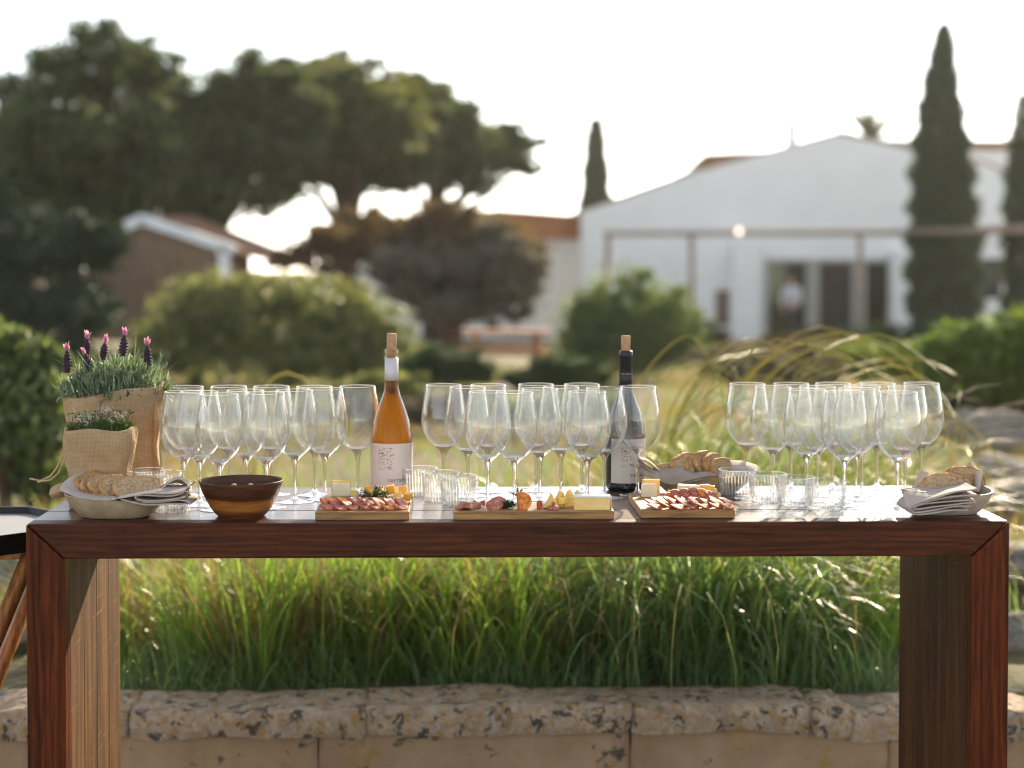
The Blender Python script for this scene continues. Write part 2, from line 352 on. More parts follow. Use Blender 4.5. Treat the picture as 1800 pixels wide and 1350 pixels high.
def from_bm(name, bm):
    me = bpy.data.meshes.new(name); bm.normal_update(); bm.to_mesh(me); bm.free(); return me
def box_mesh(name, lo, hi, bevel=0., seg=2):
    bm = bmesh.new(); bmesh.ops.create_cube(bm, size=1)
    for q in bm.verts: q.co = Vector([(lo[i] + hi[i]) / 2 + q.co[i] * (hi[i] - lo[i]) for i in range(3)])
    if bevel: bmesh.ops.bevel(bm, geom=bm.edges[:], offset=bevel, segments=seg, affect='EDGES', profile=.5)
    return from_bm(name, bm)
def box(name, lo, hi, mat, parent=None, bevel=0., loc=None, rot=None, seg=2):
    return link(name, box_mesh(name, lo, hi, bevel, seg), mat, parent, loc, rot, smooth=False)
def prism_mesh(name, poly, y0, y1, bevel=0.):
    """An outline in the XZ plane given a thickness along Y."""
    bm = bmesh.new(); vs_ = [bm.verts.new((x, y0, z)) for x, z in poly]; f = bm.faces.new(vs_)
    r = bmesh.ops.extrude_face_region(bm, geom=[f])
    for q in r['geom']:
        if isinstance(q, bmesh.types.BMVert): q.co.y = y1
    bmesh.ops.recalc_face_normals(bm, faces=bm.faces[:])
    if bevel: bmesh.ops.bevel(bm, geom=bm.edges[:], offset=bevel, segments=2, affect='EDGES', profile=.5)
    return from_bm(name, bm)
def tube_data(pts, rads, seg=6):
    v = []; f = []; n = len(pts); up = Vector((0, 0, 1))
    for i, p in enumerate(pts):
        d = (Vector(pts[min(i + 1, n - 1)]) - Vector(pts[max(i - 1, 0)]))
        d = d.normalized() if d.length > 1e-9 else up
        a = d.cross(Vector((.13, .97, .2))); a = a.normalized() if a.length > 1e-4 else Vector((1, 0, 0)); b = d.cross(a)
        r = rads[i] if hasattr(rads, '__len__') else rads
        for k in range(seg):
            t = 2 * math.pi * k / seg; v.append(Vector(p) + a * (r * math.cos(t)) + b * (r * math.sin(t)))
    for i in range(n - 1):
        for k in range(seg):
            f.append((i * seg + k, i * seg + (k + 1) % seg, (i + 1) * seg + (k + 1) % seg, (i + 1) * seg + k))
    f.append(tuple(range(seg))[::-1]); f.append(tuple((n - 1) * seg + k for k in range(seg)))
    return v, f
def tubes(name, lst, mat, parent=None, seg=6):
    V = []; Fc = []
    for pts, r in lst:
        v, f = tube_data(pts, r, seg); o = len(V); V += v; Fc += [tuple(i + o for i in q) for q in f]
    return link(name, pymesh(name, V, Fc), mat, parent)
def copy_tree(o, parent=None):
    c = o.copy(); C.objects.link(c)
    if parent is not None: c.parent = parent
    for ch in list(o.children): copy_tree(ch, c)
    return c
def leaves_mesh(name, P, size, aspect=.5, jitter=.4, up=0.):
    """One small rhombus a leaf at each point, turned at random."""
    n = len(P); d = RNG.normal(size=(n, 3)); d[:, 2] += up; d /= np.linalg.norm(d, axis=1)[:, None]
    e = RNG.normal(size=(n, 3)); e -= d * (d * e).sum(1)[:, None]; e /= np.linalg.norm(e, axis=1)[:, None]
    s = size * (1 + jitter * RNG.uniform(-1, 1, n))[:, None]
    V = np.stack([P - d * s * .5, P + e * s * aspect * .5, P + d * s * .5, P - e * s * aspect * .5], 1).reshape(-1, 3)
    return npmesh(name, V, np.arange(n * 4).reshape(-1, 4))
def lobe_points(lobes, n, shell=.45, gap=.0, gs=1.6, seed=0.):
    """Points spread through ellipsoid lobes (centre, radii), denser near their skins, with gaps."""
    vol = np.array([r[0] * r[2] for c, r in lobes]); cnt = RNG.choice(len(lobes), n, p=vol / vol.sum())
    d = RNG.normal(size=(n, 3)); d /= np.linalg.norm(d, axis=1)[:, None]
    u = 1 - shell * RNG.uniform(0, 1, n) ** 1.3
    cc = np.array([tuple(c) for c, r in lobes])[cnt]; rr = np.array([tuple(r) for c, r in lobes])[cnt]
    lump = 1 + .16 * np.sin(d[:, 0] * 5 + cnt * 1.7) * np.sin(d[:, 2] * 6 + cnt) + .10 * np.sin(d[:, 0] * 13 + cnt) * np.sin(d[:, 2] * 11 + d[:, 1] * 9)
    P = cc + d * rr * (u * lump)[:, None] + RNG.normal(size=(n, 3)) * rr * .04
    if gap:
        k = np.sin(P[:, 0] * gs + seed) + np.sin(P[:, 2] * gs * 1.3 + 2 * seed) + np.sin((P[:, 0] + P[:, 2]) * gs * .8 + P[:, 1] * gs)
        P = P[k > -3 + 3 * gap]
    return P
def strips_mesh(name, base, tipdir, length, width, bend, nseg=6, lean=None, curl=1.):
    """Blades: curved tapering strips. base (n,3), tipdir (n,) azimuth, bend 0..: how far they arch."""
    n = len(base); t = np.linspace(0, 1, nseg + 1)
    az = tipdir; h = np.stack([np.cos(az), np.sin(az), np.zeros(n)], 1)
    th0 = lean if lean is not None else RNG.uniform(0, .25, n)
    P = np.zeros((n, nseg + 1, 3)); P[:, 0] = base; step = length / nseg
    for j in range(nseg):
        th = th0 + bend * (t[j] + .5 / nseg) ** (1.6 * curl)
        P[:, j + 1] = P[:, j] + h * (np.sin(th) * step)[:, None] + np.array([0, 0, 1.]) * (np.cos(th) * step)[:, None]
    side = np.stack([-np.sin(az), np.cos(az), np.zeros(n)], 1); tw = RNG.uniform(-.9, .9, n)
    side = side * np.cos(tw)[:, None] + h * np.sin(tw)[:, None]
    wd = width[:, None] * np.clip(np.minimum(.55 + t * 2.2, 1.0) * (1 - t ** 2.2 * .92), .06, 1)[None, :]
    A = P - side[:, None, :] * wd[:, :, None] / 2; B = P + side[:, None, :] * wd[:, :, None] / 2
    V = np.stack([A, B], 2).reshape(n, -1, 3); m = (nseg + 1) * 2
    q = np.array([[2 * j, 2 * j + 1, 2 * j + 3, 2 * j + 2] for j in range(nseg)])
    Q = (q[None] + (np.arange(n) * m)[:, None, None]).reshape(-1, 4)
    return npmesh(name, V.reshape(-1, 3), Q)

# ------------------------------------------------------------------ ground
T = 1.04                                             # height of the tabletop
def gz(x, y):
    if y < 1.33: return 0.
    b = np.interp(y, [1.33, 6, 20, 42, 90, 1500], [.325, .32, .02, -.45, -.6, -1.0])
    return float(b + .03 * math.sin(x * 1.7 + y) * min(1, max(0, (y - 2) / 3)) + .02 * math.sin(x * 4.1 - y * 2.3) * min(1, max(0, (y - 1.6))))
ys = [-30, -8, -3, -1, 0, 1.0, 1.32, 1.335] + list(np.linspace(1.5, 12, 60)) + list(np.linspace(12.5, 60, 80)) + [70, 90, 130, 200, 400, 900, 1500]
xs = [-900, -300, -120, -60] + list(np.linspace(-30, 30, 120)) + [60, 120, 300, 900]
V = [(x * (1 if y < 100 else 2), y, gz(x, y)) for y in ys for x in xs]; nx = len(xs)
Fc = [(j * nx + i, j * nx + i + 1, (j + 1) * nx + i + 1, (j + 1) * nx + i) for j in range(len(ys) - 1) for i in range(nx - 1)]
tag(link('ground', pymesh('ground', V, Fc), M['ground']), kind='structure')

# ------------------------------------------------------------------ far buildings
def poly_px(pts, y): return [(at(px, py, y).x, at(px, py, y).z) for px, py in pts]
Y1 = 40.7
house = empty('white_house', (at(1320, 600, Y1).x, Y1, gz(0, Y1)), 'large whitewashed house with a low gable behind the grasses', 'house')
def part_w(name, me, mat, parent, smooth=False):
    """Parts whose mesh is written in world coordinates."""
    o = link(name, me, mat, None, smooth=smooth); o.parent = parent; o.matrix_parent_inverse = Matrix.Translation(parent.location).inverted(); return o
up = poly_px([(1022, 372), (1075, 356), (1215, 305), (1400, 253), (1475, 236), (1610, 263), (1612, 455), (1022, 455)], Y1)
part_w('gable_wall', prism_mesh('gable_wall', up, Y1, Y1 + .4), M['white'], house)
gl_ = gz(0, Y1) - .3
def px_box(name, x0, x1, y0, y1, ya, yb, mat, parent, bevel=0.):
    a = at(x0, y0, ya); b = at(x1, y1, ya)
    return part_w(name, box_mesh(name, (a.x, ya, min(a.z, b.z)), (b.x, yb, max(a.z, b.z)), bevel), mat, parent)
px_box('wall', 1022, 1352, 455.0, 625, Y1, Y1 + .4, M['white'], house)
px_box('wall', 1565, 1612, 455.0, 625, Y1, Y1 + .4, M['white'], house)
px_box('pillar', 1288, 1335, 425, 625, Y1 - 1.1, Y1 - .6, M['white'], house, .03)
px_box('pillar', 1570, 1606, 440, 625, Y1 - .5, Y1 - .02, M['white'], house, .03)
# roof slabs with barrel tiles running down the slope
def roof(name, pts_px, y0, y1, mat, parent, thick=.10):
    for (a, b) in zip(pts_px[:-1], pts_px[1:]):
        A = at(*a, y0); B = at(*b, y0)
        me = prism_mesh(name, [(A.x, A.z), (B.x, B.z), (B.x, B.z + thick), (A.x, A.z + thick)], y0 - .12, y1)
        r = part_w(name, me, mat, parent)
roof('roof', [(1015, 374), (1215, 304), (1475, 234), (1616, 262)], Y1 + .15, Y1 + 9, M['rooftile'], house, .05)
px_box('chimney', 1388, 1402, 212, 262, Y1 + 3, Y1 + 3.5, M['white'], house, .02)
# glazed doors
px_box('door_lintel', 1345, 1572, 455.2, 462, Y1 - .03, Y1 + .3, M['frame'], house)
dd = None
for x0, x1 in ((1345, 1352), (1418, 1440), (1500, 1522), (1562, 1570)):
    px_box('door_post', x0, x1, 462, 612, Y1 - .02, Y1 + .2, M['frame'], house)
for x0, x1 in ((1352, 1418), (1522, 1562)):
    px_box('window_pane', x0, x1, 462, 612, Y1 + .08, Y1 + .10, M['pane'], house)
px_box('curtain', 1353, 1380, 463, 612, Y1 + .35, Y1 + .40, M['curtain'], house)
px_box('dark_room_sheet', 1300, 1606, 455, 640, Y1 + 3.2, Y1 + 3.3, M['dark'], house)  # near-black sheet behind the doors stands in for the unlit room
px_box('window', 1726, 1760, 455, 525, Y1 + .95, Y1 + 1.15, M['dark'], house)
px_box('shutter', 1258, 1292, 510, 572, Y1 - .06, Y1 - .01, M['shutter'], house)
# right wing and taller block behind
wing = empty('white_wing', (at(1720, 590, Y1 + 1).x, Y1 + 1, gz(0, Y1)), 'white house wing beyond the tall cypress with tiled roof edge', 'house')
wp = poly_px([(1606, 262), (1650, 270), (1724, 285), (1782, 310), (1900, 345), (1900, 620), (1606, 620)], Y1 + 1.0)
part_w('wall', prism_mesh('wall', wp, Y1 + 1.0, Y1 + 1.4), M['white'], wing)
roof('roof', [(1716, 284), (1782, 310), (1905, 348)], Y1 + 1.15, Y1 + 6, M['rooftile'], wing, .08)
bp = poly_px([(1590, 262), (1820, 262), (1820, 420), (1590, 420)], Y1 + 7.2)
part_w('rear_block', prism_mesh('rear_block', bp, Y1 + 7.2, Y1 + 9), M['white'], wing)
roof('rear_roof', [(1540, 262), (1830, 262)], Y1 + 7.2, Y1 + 10, M['rooftile'], wing, .28)
rear = empty('rear_house', (at(1290, 300, Y1 + 12).x, Y1 + 12, -.5), 'rear white building with brown tiled roof above the gable', 'house')
rp = poly_px([(1212, 298), (1420, 262), (1420, 500), (1212, 500)], Y1 + 12)
part_w('wall', prism_mesh('wall', rp, Y1 + 12, Y1 + 16), M['white'], rear)
rr_ = poly_px([(1212, 296), (1240, 270), (1370, 264), (1430, 262), (1430, 280), (1280, 290)], Y1 + 11.9)
part_w('roof', prism_mesh('roof', rr_, Y1 + 11.7, Y1 + 12.6), M['rooftile'], rear)
# long low house with the red roof, left of the white one
low = empty('red_roofed_house', (at(960, 560, Y1 + 2).x, Y1 + 2, -.5), 'long low white house with red clay roof beside the gable house', 'house')
px_box('wall', 560, 1026, 418, 625, Y1 + 3, Y1 + 3.4, M['white'], low)
lp = poly_px([(540, 395), (880, 368), (1024, 378), (1024, 420), (540, 420)], Y1 + 2.9)
part_w('roof', prism_mesh('roof', lp, Y1 + 2.8, Y1 + 6), M['terracotta'], low)
# pergola
YP = 32.0
pg = empty('pergola', (at(1400, 600, YP).x, YP, gz(5, YP)), 'long weathered pergola beam on thin posts in front of the white house', 'pergola')
def beam(a, b, ra, rb, name='beam', mat=None):
    o = tubes(name, [([a, b], [ra, rb])], mat or M['beam'], None, 6); o.parent = pg; o.matrix_parent_inverse = Matrix.Translation(pg.location).inverted(); return o
beam(at(1062, 411, YP), at(1600, 409, YP), .05, .065); beam(at(1596, 409, YP), at(1900, 400, YP - 3), .065, .11)
for px, top, bot in ((1070, 412, 640), (1216, 412, 640), (1512, 412, 640)):
    a = at(px, top, YP); b = at(px - (12 if px < 1100 else 0), bot, YP); beam(a, b, .06, .06, 'post')
bl = link('lamp_bulb', lathe_mesh('lamp_bulb', [(.0001, -.06), (.035, -.05), (.055, -.02), (.055, .01), (.03, .05), (.015, .08), (.0001, .08)], 12), M['bulb'])
bl.location = at(1299, 407, YP - .25); tag(bl, 'round bulb with added glow hanging at the pergola beam', 'light bulb')
# stone hut
YH = 27.
hut = empty('stone_hut', (at(270, 560, YH).x, YH, gz(-5, YH)), 'low stone hut with white gable trim under the dark pines', 'stone hut')
outline = [(150, 470), (225, 405), (250, 396), (402, 448), (402, 600), (150, 600)]
hp = poly_px(outline, YH + .14)
part_w('core_wall', prism_mesh('core_wall', hp, YH + .14, YH + 3.4), M['stonehut'], hut)
rr0 = random.Random(3)
def inside(x, z, poly):
    c = False; n = len(poly)
    for i in range(n):
        x1, z1 = poly[i]; x2, z2 = poly[(i + 1) % n]
        if (z1 > z) != (z2 > z) and x < (x2 - x1) * (z - z1) / (z2 - z1) + x1: c = not c
    return c
zz = min(z for x, z in hp) + .1; sm = [box_mesh('stone', (-.5, -.5, -.5), (.5, .5, .5), .12, 1)]
sm[0].materials.append(M['stonehut'])
while zz < max(z for x, z in hp):
    h = rr0.uniform(.13, .2); xx = min(x for x, z in hp) + rr0.uniform(0, .1)
    while xx < max(x for x, z in hp):
        l_ = rr0.uniform(.16, .36)
        if inside(xx + l_ / 2, zz + h / 2, hp):
            o = bpy.data.objects.new('stone', sm[0]); C.objects.link(o); o.parent = hut
            o.location = Vector((xx + l_ / 2, YH + .12, zz + h / 2)) - hut.location; o.scale = (l_ - .02, .12 + rr0.uniform(0, .05), h - .02)
            o.rotation_euler = (0, rr0.uniform(-.05, .05), 0)
        xx += l_
    zz += h
for a, b in (((222, 398), (252, 384)), ((250, 385), (412, 440)), ((392, 436), (398, 520))):
    A = at(*a, YH); B = at(*b, YH); d = (B - A).normalized(); n_ = Vector((-d.z, 0, d.x)) * .09
    part_w('white_trim', prism_mesh('white_trim', [(A.x - n_.x, A.z - n_.z), (B.x - n_.x, B.z - n_.z), (B.x + n_.x, B.z + n_.z), (A.x + n_.x, A.z + n_.z)], YH - .1, YH + .3), M['trim'], hut)
V = []; A = at(252, 380, YH); B = at(414, 436, YH); Cc = at(560, 470, YH + 2); D_ = at(330, 382, YH + 3.6)
part_w('roof', pymesh('roof', [A, B, at(600, 480, YH + 5), at(340, 378, YH + 5), A - Vector((0, 0, .1)), B - Vector((0, 0, .1)), at(600, 486, YH + 5), at(340, 384, YH + 5)],
       [(0, 1, 2, 3), (7, 6, 5, 4), (0, 4, 5, 1), (1, 5, 6, 2), (2, 6, 7, 3), (3, 7, 4, 0)]), M['rooftile'], hut)

# ------------------------------------------------------------------ trees and shrubs
def px_lobes(lst, y, depth=1., jit=.0):
    out = []
    for px, py, rx, rz in lst:
        yy = y + RNG.uniform(-jit, jit); c = at(px, py, yy); k = 1 / ppm(yy)
        out.append((c, Vector((rx * k, (rx + rz) / 2 * k * depth, rz * k))))
    return out
def ragged(lobes, k, lo, hi, seed=1, top=1.02):
    """Clusters of foliage set all over the skins of the big lobes, so that outlines are uneven."""
    r = random.Random(seed); out = []
    for c, R_ in lobes:
        for i in range(k):
            d = Vector((r.gauss(0, 1), r.gauss(0, 1), r.gauss(0, 1))).normalized(); u = r.uniform(.45, top); q = r.uniform(lo, hi)
            f = min(R_); out.append((c + Vector([d[j] * R_[j] * u for j in range(3)]), Vector((f * q * r.uniform(.9, 1.7), f * q * 1.2, f * q * r.uniform(.6, 1.)))))
    return out
def tree(name, label, cat, lobes_px, y, n, size, mat, trunk, gap=.3, jit=1.0, shell=.6, bark='bark', group=None, depth=.8, gs=1.6, seed=0., aspect=.45, sub=(26, .18, .42, 1.02)):
    lb = px_lobes(lobes_px, y, depth, jit)
    bx = at(trunk[0][0], trunk[0][1], y).x; root = empty(name, (bx, y, gz(bx, y)), label, cat, group)
    P = np.concatenate([lobe_points(ragged(lb, sub[0], sub[1], sub[2], int(seed * 7) + 3, sub[3]), int(n * .8), .9, 0), lobe_points(lb, int(n * .2), shell, gap, gs, seed)])
    part_w('crown', leaves_mesh('crown', P, size, aspect), mat, root)
    pts = [at(px, py, y) for px, py, r in trunk]; rs = [r for px, py, r in trunk]; pts[0].z = gz(bx, y) - .1
    lst = [(pts, rs)]; top = pts[-1]
    for c, r in lb[:6]:
        mid = pts[len(pts) // 2 + 0] if len(pts) > 2 else pts[-1]
        lst.append(([mid, (mid + c) / 2 + Vector((0, 0, .1 * r[2])), c], [rs[-1] * .8, rs[-1] * .5, rs[-1] * .15]))
    t = tubes('trunk', lst, M[bark], None, 8); t.parent = root; t.matrix_parent_inverse = Matrix.Translation(root.location).inverted()
    return root
tree('pine_tree', 'tall dark pine at the far left with leaning brown trunk', 'pine tree',
     [(60, 180, 85, 70), (130, 125, 90, 72), (205, 100, 72, 66), (262, 125, 52, 70), (240, 270, 90, 80), (130, 330, 140, 100), (110, 240, 120, 70), (220, 210, 80, 75), (10, 270, 80, 80), (60, 340, 120, 80), (190, 330, 110, 90), (-30, 400, 90, 100), (120, 430, 110, 60), (280, 260, 50, 60)],
     30, 80000, .15, M['pine'], [(135, 600, .35), (118, 470, .28), (105, 330, .22), (95, 235, .14)], .30, 1.6, .9, gs=2.3)
tree('pine_tree', 'broad dark pine with rounded crown, second from the left', 'pine tree',
     [(365, 190, 90, 80), (430, 160, 70, 60), (330, 260, 95, 90), (430, 270, 115, 90), (510, 190, 75, 75), (290, 330, 90, 70), (480, 130, 30, 25), (380, 350, 110, 50), (480, 340, 70, 30), (500, 120, 30, 26)],
     34, 60000, .17, M['pine'], [(350, 600, .4), (365, 450, .3), (385, 300, .2)], .16, 1.5, .9, gs=2.)
tree('pine_tree', 'olive green pine whose crown spreads over the rusty shrub', 'pine tree',
     [(590, 150, 80, 62), (560, 230, 100, 80), (650, 215, 100, 75), (680, 160, 50, 40), (500, 260, 80, 70), (640, 290, 90, 50), (720, 260, 60, 70), (590, 110, 45, 22), (700, 190, 50, 40), (560, 285, 60, 40)],
     37, 48000, .18, M['pine2'], [(600, 600, .35), (610, 420, .3), (620, 300, .2)], .15, 1.5, .9, gs=2.)
tree('pine_tree', 'farthest pine with wind-swept right side against the bright sky', 'pine tree',
     [(740, 195, 85, 62), (800, 240, 90, 60), (860, 270, 70, 50), (700, 260, 90, 80), (900, 240, 35, 25), (915, 290, 40, 22), (945, 250, 24, 11), (780, 300, 80, 36), (720, 150, 45, 24), (840, 325, 60, 20)],
     41, 42000, .17, M['pine'], [(760, 600, .3), (765, 420, .25), (775, 300, .15)], .22, 1.5, .9, gs=2.2, seed=1.)
tree('ivy_thicket', 'dark ivy thicket filling the shade left of the stone hut', 'thicket',
     [(40, 480, 130, 80), (-40, 420, 120, 90), (150, 430, 75, 55), (90, 560, 110, 60), (190, 420, 42, 32)],
     24, 26000, .13, M['darkleaf'], [(60, 640, .15), (60, 560, .1), (60, 500, .06)], .0, .8, .8)
tree('rusty_tree', 'wide dome-shaped tree with rusty top and grey hanging foliage', 'tree',
     [(720, 400, 130, 48), (640, 425, 120, 42), (800, 410, 130, 55), (560, 440, 70, 35), (870, 440, 90, 55), (500, 455, 35, 18)],
     26, 26000, .12, M['tamarisk'], [(800, 640, .2), (790, 560, .16), (770, 470, .1)], .12, .7, .8, 'redbark')
tree('grey_tree', 'drooping grey shrubby tree under the rusty dome', 'tree',
     [(760, 480, 90, 65), (850, 480, 100, 75), (910, 470, 55, 60), (700, 470, 60, 40), (850, 540, 100, 35), (780, 545, 60, 25)],
     24.6, 26000, .11, M['tamgrey'], [(800, 620, .16), (800, 580, .12), (805, 520, .08)], .05, .5, .8, 'redbark')
tree('round_shrub', 'wide olive green dome shrub behind the left wine glasses', 'shrub',
     [(420, 565, 150, 88), (500, 580, 160, 92), (600, 600, 120, 80), (340, 590, 100, 80), (470, 520, 110, 48), (680, 625, 75, 60), (640, 575, 90, 60), (300, 600, 80, 65), (380, 530, 110, 60), (560, 530, 110, 55), (520, 640, 200, 55)],
     16.5, 70000, .06, M['olive'], [(480, 690, .08), (480, 650, .06), (480, 600, .04)], .0, .3, .5, 'redbark', sub=(70, .12, .20, .90))
tree('round_shrub', 'rounded green shrub right of centre in front of the white house', 'shrub',
     [(1108, 560, 118, 92), (1160, 575, 85, 72), (1050, 580, 80, 70), (1105, 620, 140, 50)],
     18.5, 52000, .06, M['green'], [(1105, 680, .08), (1105, 640, .06), (1105, 600, .04)], .0, .3, .5, 'redbark', sub=(70, .12, .20, .90))
tree('leafy_shrub', 'large leafy shrub at the left edge behind the lavender', 'shrub',
     [(20, 650, 90, 75), (-40, 640, 90, 90), (-20, 760, 110, 110), (60, 740, 75, 90), (90, 640, 40, 35), (70, 840, 60, 55)],
     4.9, 30000, .05, M['green'], [(10, 900, .04), (10, 820, .03), (10, 740, .02)], .0, .12, .4, 'redbark', sub=(70, .12, .20, .90))
tree('mastic_shrub', 'bushy green mastic shrub at the right edge above the rocks', 'shrub',
     [(1700, 625, 95, 62), (1800, 600, 90, 62), (1760, 660, 90, 55), (1840, 640, 60, 60), (1660, 610, 45, 25), (1640, 680, 40, 28), (1850, 590, 50, 30)],
     9.6, 42000, .05, M['mastic'], [(1788, 790, .07), (1790, 740, .06), (1785, 680, .04)], .0, .2, .55, 'redbark', sub=(70, .12, .20, .90))
tree('low_hedge', 'low clipped dark hedge left of the picnic table', 'hedge',
     [(790, 640, 60, 34), (750, 650, 50, 34), (835, 650, 40, 28)], 15.5, 16000, .05, M['hedge'], [(790, 700, .04), (790, 670, .03), (790, 650, .02)], .0, .2, .5)
tree('low_shrub', 'low shadowy shrub in front of the glazed doors', 'shrub',
     [(1480, 592, 90, 22), (1400, 600, 60, 20), (1560, 590, 60, 26), (1640, 585, 60, 30), (1230, 590, 50, 30)], 31, 14000, .1, M['hedge'], [(1480, 640, .05), (1480, 620, .04), (1480, 600, .03)], .0, .6, .6)
COVER = [('low grey-green bush in the gaps of the left wine glasses', [(300, 722, 90, 24), (430, 718, 100, 28), (560, 724, 90, 24)], 9.5, 'olive'), ('low brown bush between the amber bottle and the middle glasses', [(700, 722, 90, 26), (800, 716, 80, 28)], 9.8, 'tamgrey'), ('low olive bush in the gaps of the middle glasses', [(900, 722, 80, 24), (1010, 716, 90, 28)], 9.2, 'mastic'),
         ('dark low bush beyond the middle glasses', [(1000, 650, 70, 30), (930, 668, 60, 22)], 14., 'hedge'), ('dusky low bush behind the amber bottle', [(690, 680, 60, 30), (630, 690, 60, 24)], 12., 'olive'),
         ('brown-green low bush behind the right glasses', [(1300, 640, 90, 36), (1400, 650, 90, 40)], 13., 'tamgrey'), ('low bush before the big cypress', [(1520, 630, 90, 36), (1600, 640, 70, 34)], 14., 'mastic'),
         ('shadowed low bush under the mastic shrub', [(1700, 715, 70, 30), (1640, 700, 60, 26), (1790, 715, 60, 28)], 10., 'hedge'), ('rusty low bush in front of the doors', [(1440, 610, 120, 22), (1330, 615, 80, 20)], 24., 'tamarisk'),
         ('dark bush at the foot of the left dome shrub', [(200, 650, 90, 40), (330, 690, 90, 24), (480, 695, 90, 20)], 13.5, 'hedge')]
for lab, lb_, y_, mt_ in COVER:
    c_ = lb_[0]; tree('low_bush', lab, 'bush', lb_, y_, 12000, .05, M[mt_], [(c_[0], c_[1] + 40, .03), (c_[0], c_[1] + 15, .03), (c_[0], c_[1], .02)], .0, .3, .6, 'redbark')
def cypress(label, prof, y, n, size, base):
    """prof: (py, left px, right px) rows from the tip down."""
    py = np.array([p[0] for p in prof], float); L = np.array([p[1] for p in prof], float); R = np.array([p[2] for p in prof], float)
    wv = np.maximum(R - L, 2); u = RNG.uniform(0, 1, n); cdf = np.cumsum(np.interp(np.linspace(py[0], py[-1], 200), py, wv)); cdf /= cdf[-1]
    q = np.interp(u, cdf, np.linspace(py[0], py[-1], 200)); l = np.interp(q, py, L); r = np.interp(q, py, R)
    a = RNG.uniform(0, 2 * math.pi, n); rr_ = (1 - .4 * RNG.uniform(0, 1, n) ** 1.5) * (1 + .13 * np.sin(q * .11 + a * 2) + .08 * np.sin(q * .31 + a * 5))
    k = 1 / ppm(y); o = at(900, 675, y)
    X = o.x + ((l + r) / 2 + (r - l) / 2 * rr_ * np.cos(a) - 900) * k; Z = o.z - (q - 675) * k; Yy = y + (r - l) / 2 * rr_ * np.sin(a) * k
    bx = at(base[0], base[1], y).x; root = empty('cypress_tree', (bx, y, gz(bx, y)), label, 'cypress tree')
    P = np.stack([X, Yy, Z], 1) + RNG.normal(size=(n, 3)) * .04
    part_w('crown', leaves_mesh('crown', P, size, .35, .5, 1.2), M['cypress'], root)
    t = tubes('trunk', [([Vector((bx, y, gz(bx, y) - .1)), Vector((bx, y, at(base[0], py[0] + 60, y).z))], [.18, .04])], M['bark'], None, 8)
    t.parent = root; t.matrix_parent_inverse = Matrix.Translation(root.location).inverted()
cypress('tall dark cypress rising against the right part of the white house', [(44, 1654, 1668), (90, 1640, 1678), (150, 1626, 1684), (220, 1615, 1698), (300, 1609, 1710), (380, 1607, 1718), (480, 1602, 1728), (560, 1606, 1722), (596, 1620, 1710)], 34, 60000, .10, (1665, 600))
cypress('dark cypress half cut off by the right edge', [(165, 1795, 1806), (230, 1783, 1830), (320, 1774, 1850), (450, 1770, 1860), (596, 1776, 1850)], 34, 26000, .10, (1812, 600))
cypress('small slim cypress behind the left end of the white house', [(212, 1040, 1056), (262, 1031, 1062), (320, 1026, 1068), (370, 1022, 1074), (420, 1021, 1076)], 56, 30000, .18, (1048, 520))
palm = empty('palm_tree', (at(1530, 300, 60).x, 60, -.5), 'hazy palm tree top showing above the white roof', 'palm tree')
c0 = at(1532, 250, 60)
n = 22; az = np.where(np.arange(n) % 2 == 0, 0., math.pi) + RNG.normal(size=n) * .5
part_w('frond', strips_mesh('frond', np.repeat(np.array([tuple(c0)]), n, 0), az, RNG.uniform(1.7, 2.5, n), np.full(n, .30), RNG.uniform(.1, .9, n), 7, np.linspace(0, 1.45, n)), M['palm'], palm)['kind'] = 'stuff'
t = tubes('trunk', [([Vector((c0.x, 60, -.5)), c0], [.2, .16])], M['bark'], None, 8); t.parent = palm; t.matrix_parent_inverse = Matrix.Translation(palm.location).inverted()

# the garden's tree belt goes on to both sides
rt_ = random.Random(31); lbs = []
for x0, x1 in ((-66, -33), (42, 66)):
    for i in range(22): lbs.append((Vector((rt_.uniform(x0, x1), rt_.uniform(66, 84), rt_.uniform(.5, 3.5))), Vector((rt_.uniform(3, 5), 3, rt_.uniform(2, 3.6)))))
o = link('distant_trees', leaves_mesh('distant_trees', lobe_points(ragged(lbs, 10, .25, .5, 5), 60000, .9), .32), M['pine'], smooth=False); tag(o, 'far-off belt of trees closing the horizon', 'trees', kind='stuff')

# ------------------------------------------------------------------ picnic table, person
YT = 20.5
pt = empty('picnic_table', (at(890, 660, YT).x, YT, gz(0, YT)), 'orange-brown wooden picnic table with benches between hedge and shrub', 'picnic table')
k = 1 / ppm(YT); zg = gz(0, YT); zt = at(890, 580, YT).z - zg; wd = 78 * k
for i in range(4): box('table_board', (-wd, -.32 + i * .165, zt - .05), (wd, -.17 + i * .165, zt), M['teak'], pt, .005)
for s in (-1, 1):
    for q in range(2): box('bench_board', (-wd, s * .68 - .13 + q * .135, zt - .32), (wd, s * .68 + q * .135, zt - .27), M['teak'], pt, .005)
    for e in (-1, 1):
        o = box('leg', (-.035, -.05, -.45), (.035, .05, .40), M['teak'], pt, .004, (e * wd * .68, s * .42, zt - .42)); o.rotation_euler = (s * .42, 0, 0)
    box('cross_bar', (s * wd * .68 - .03, -.85, zt - .40), (s * wd * .68 + .03, .85, zt - .325), M['teak'], pt, .004)

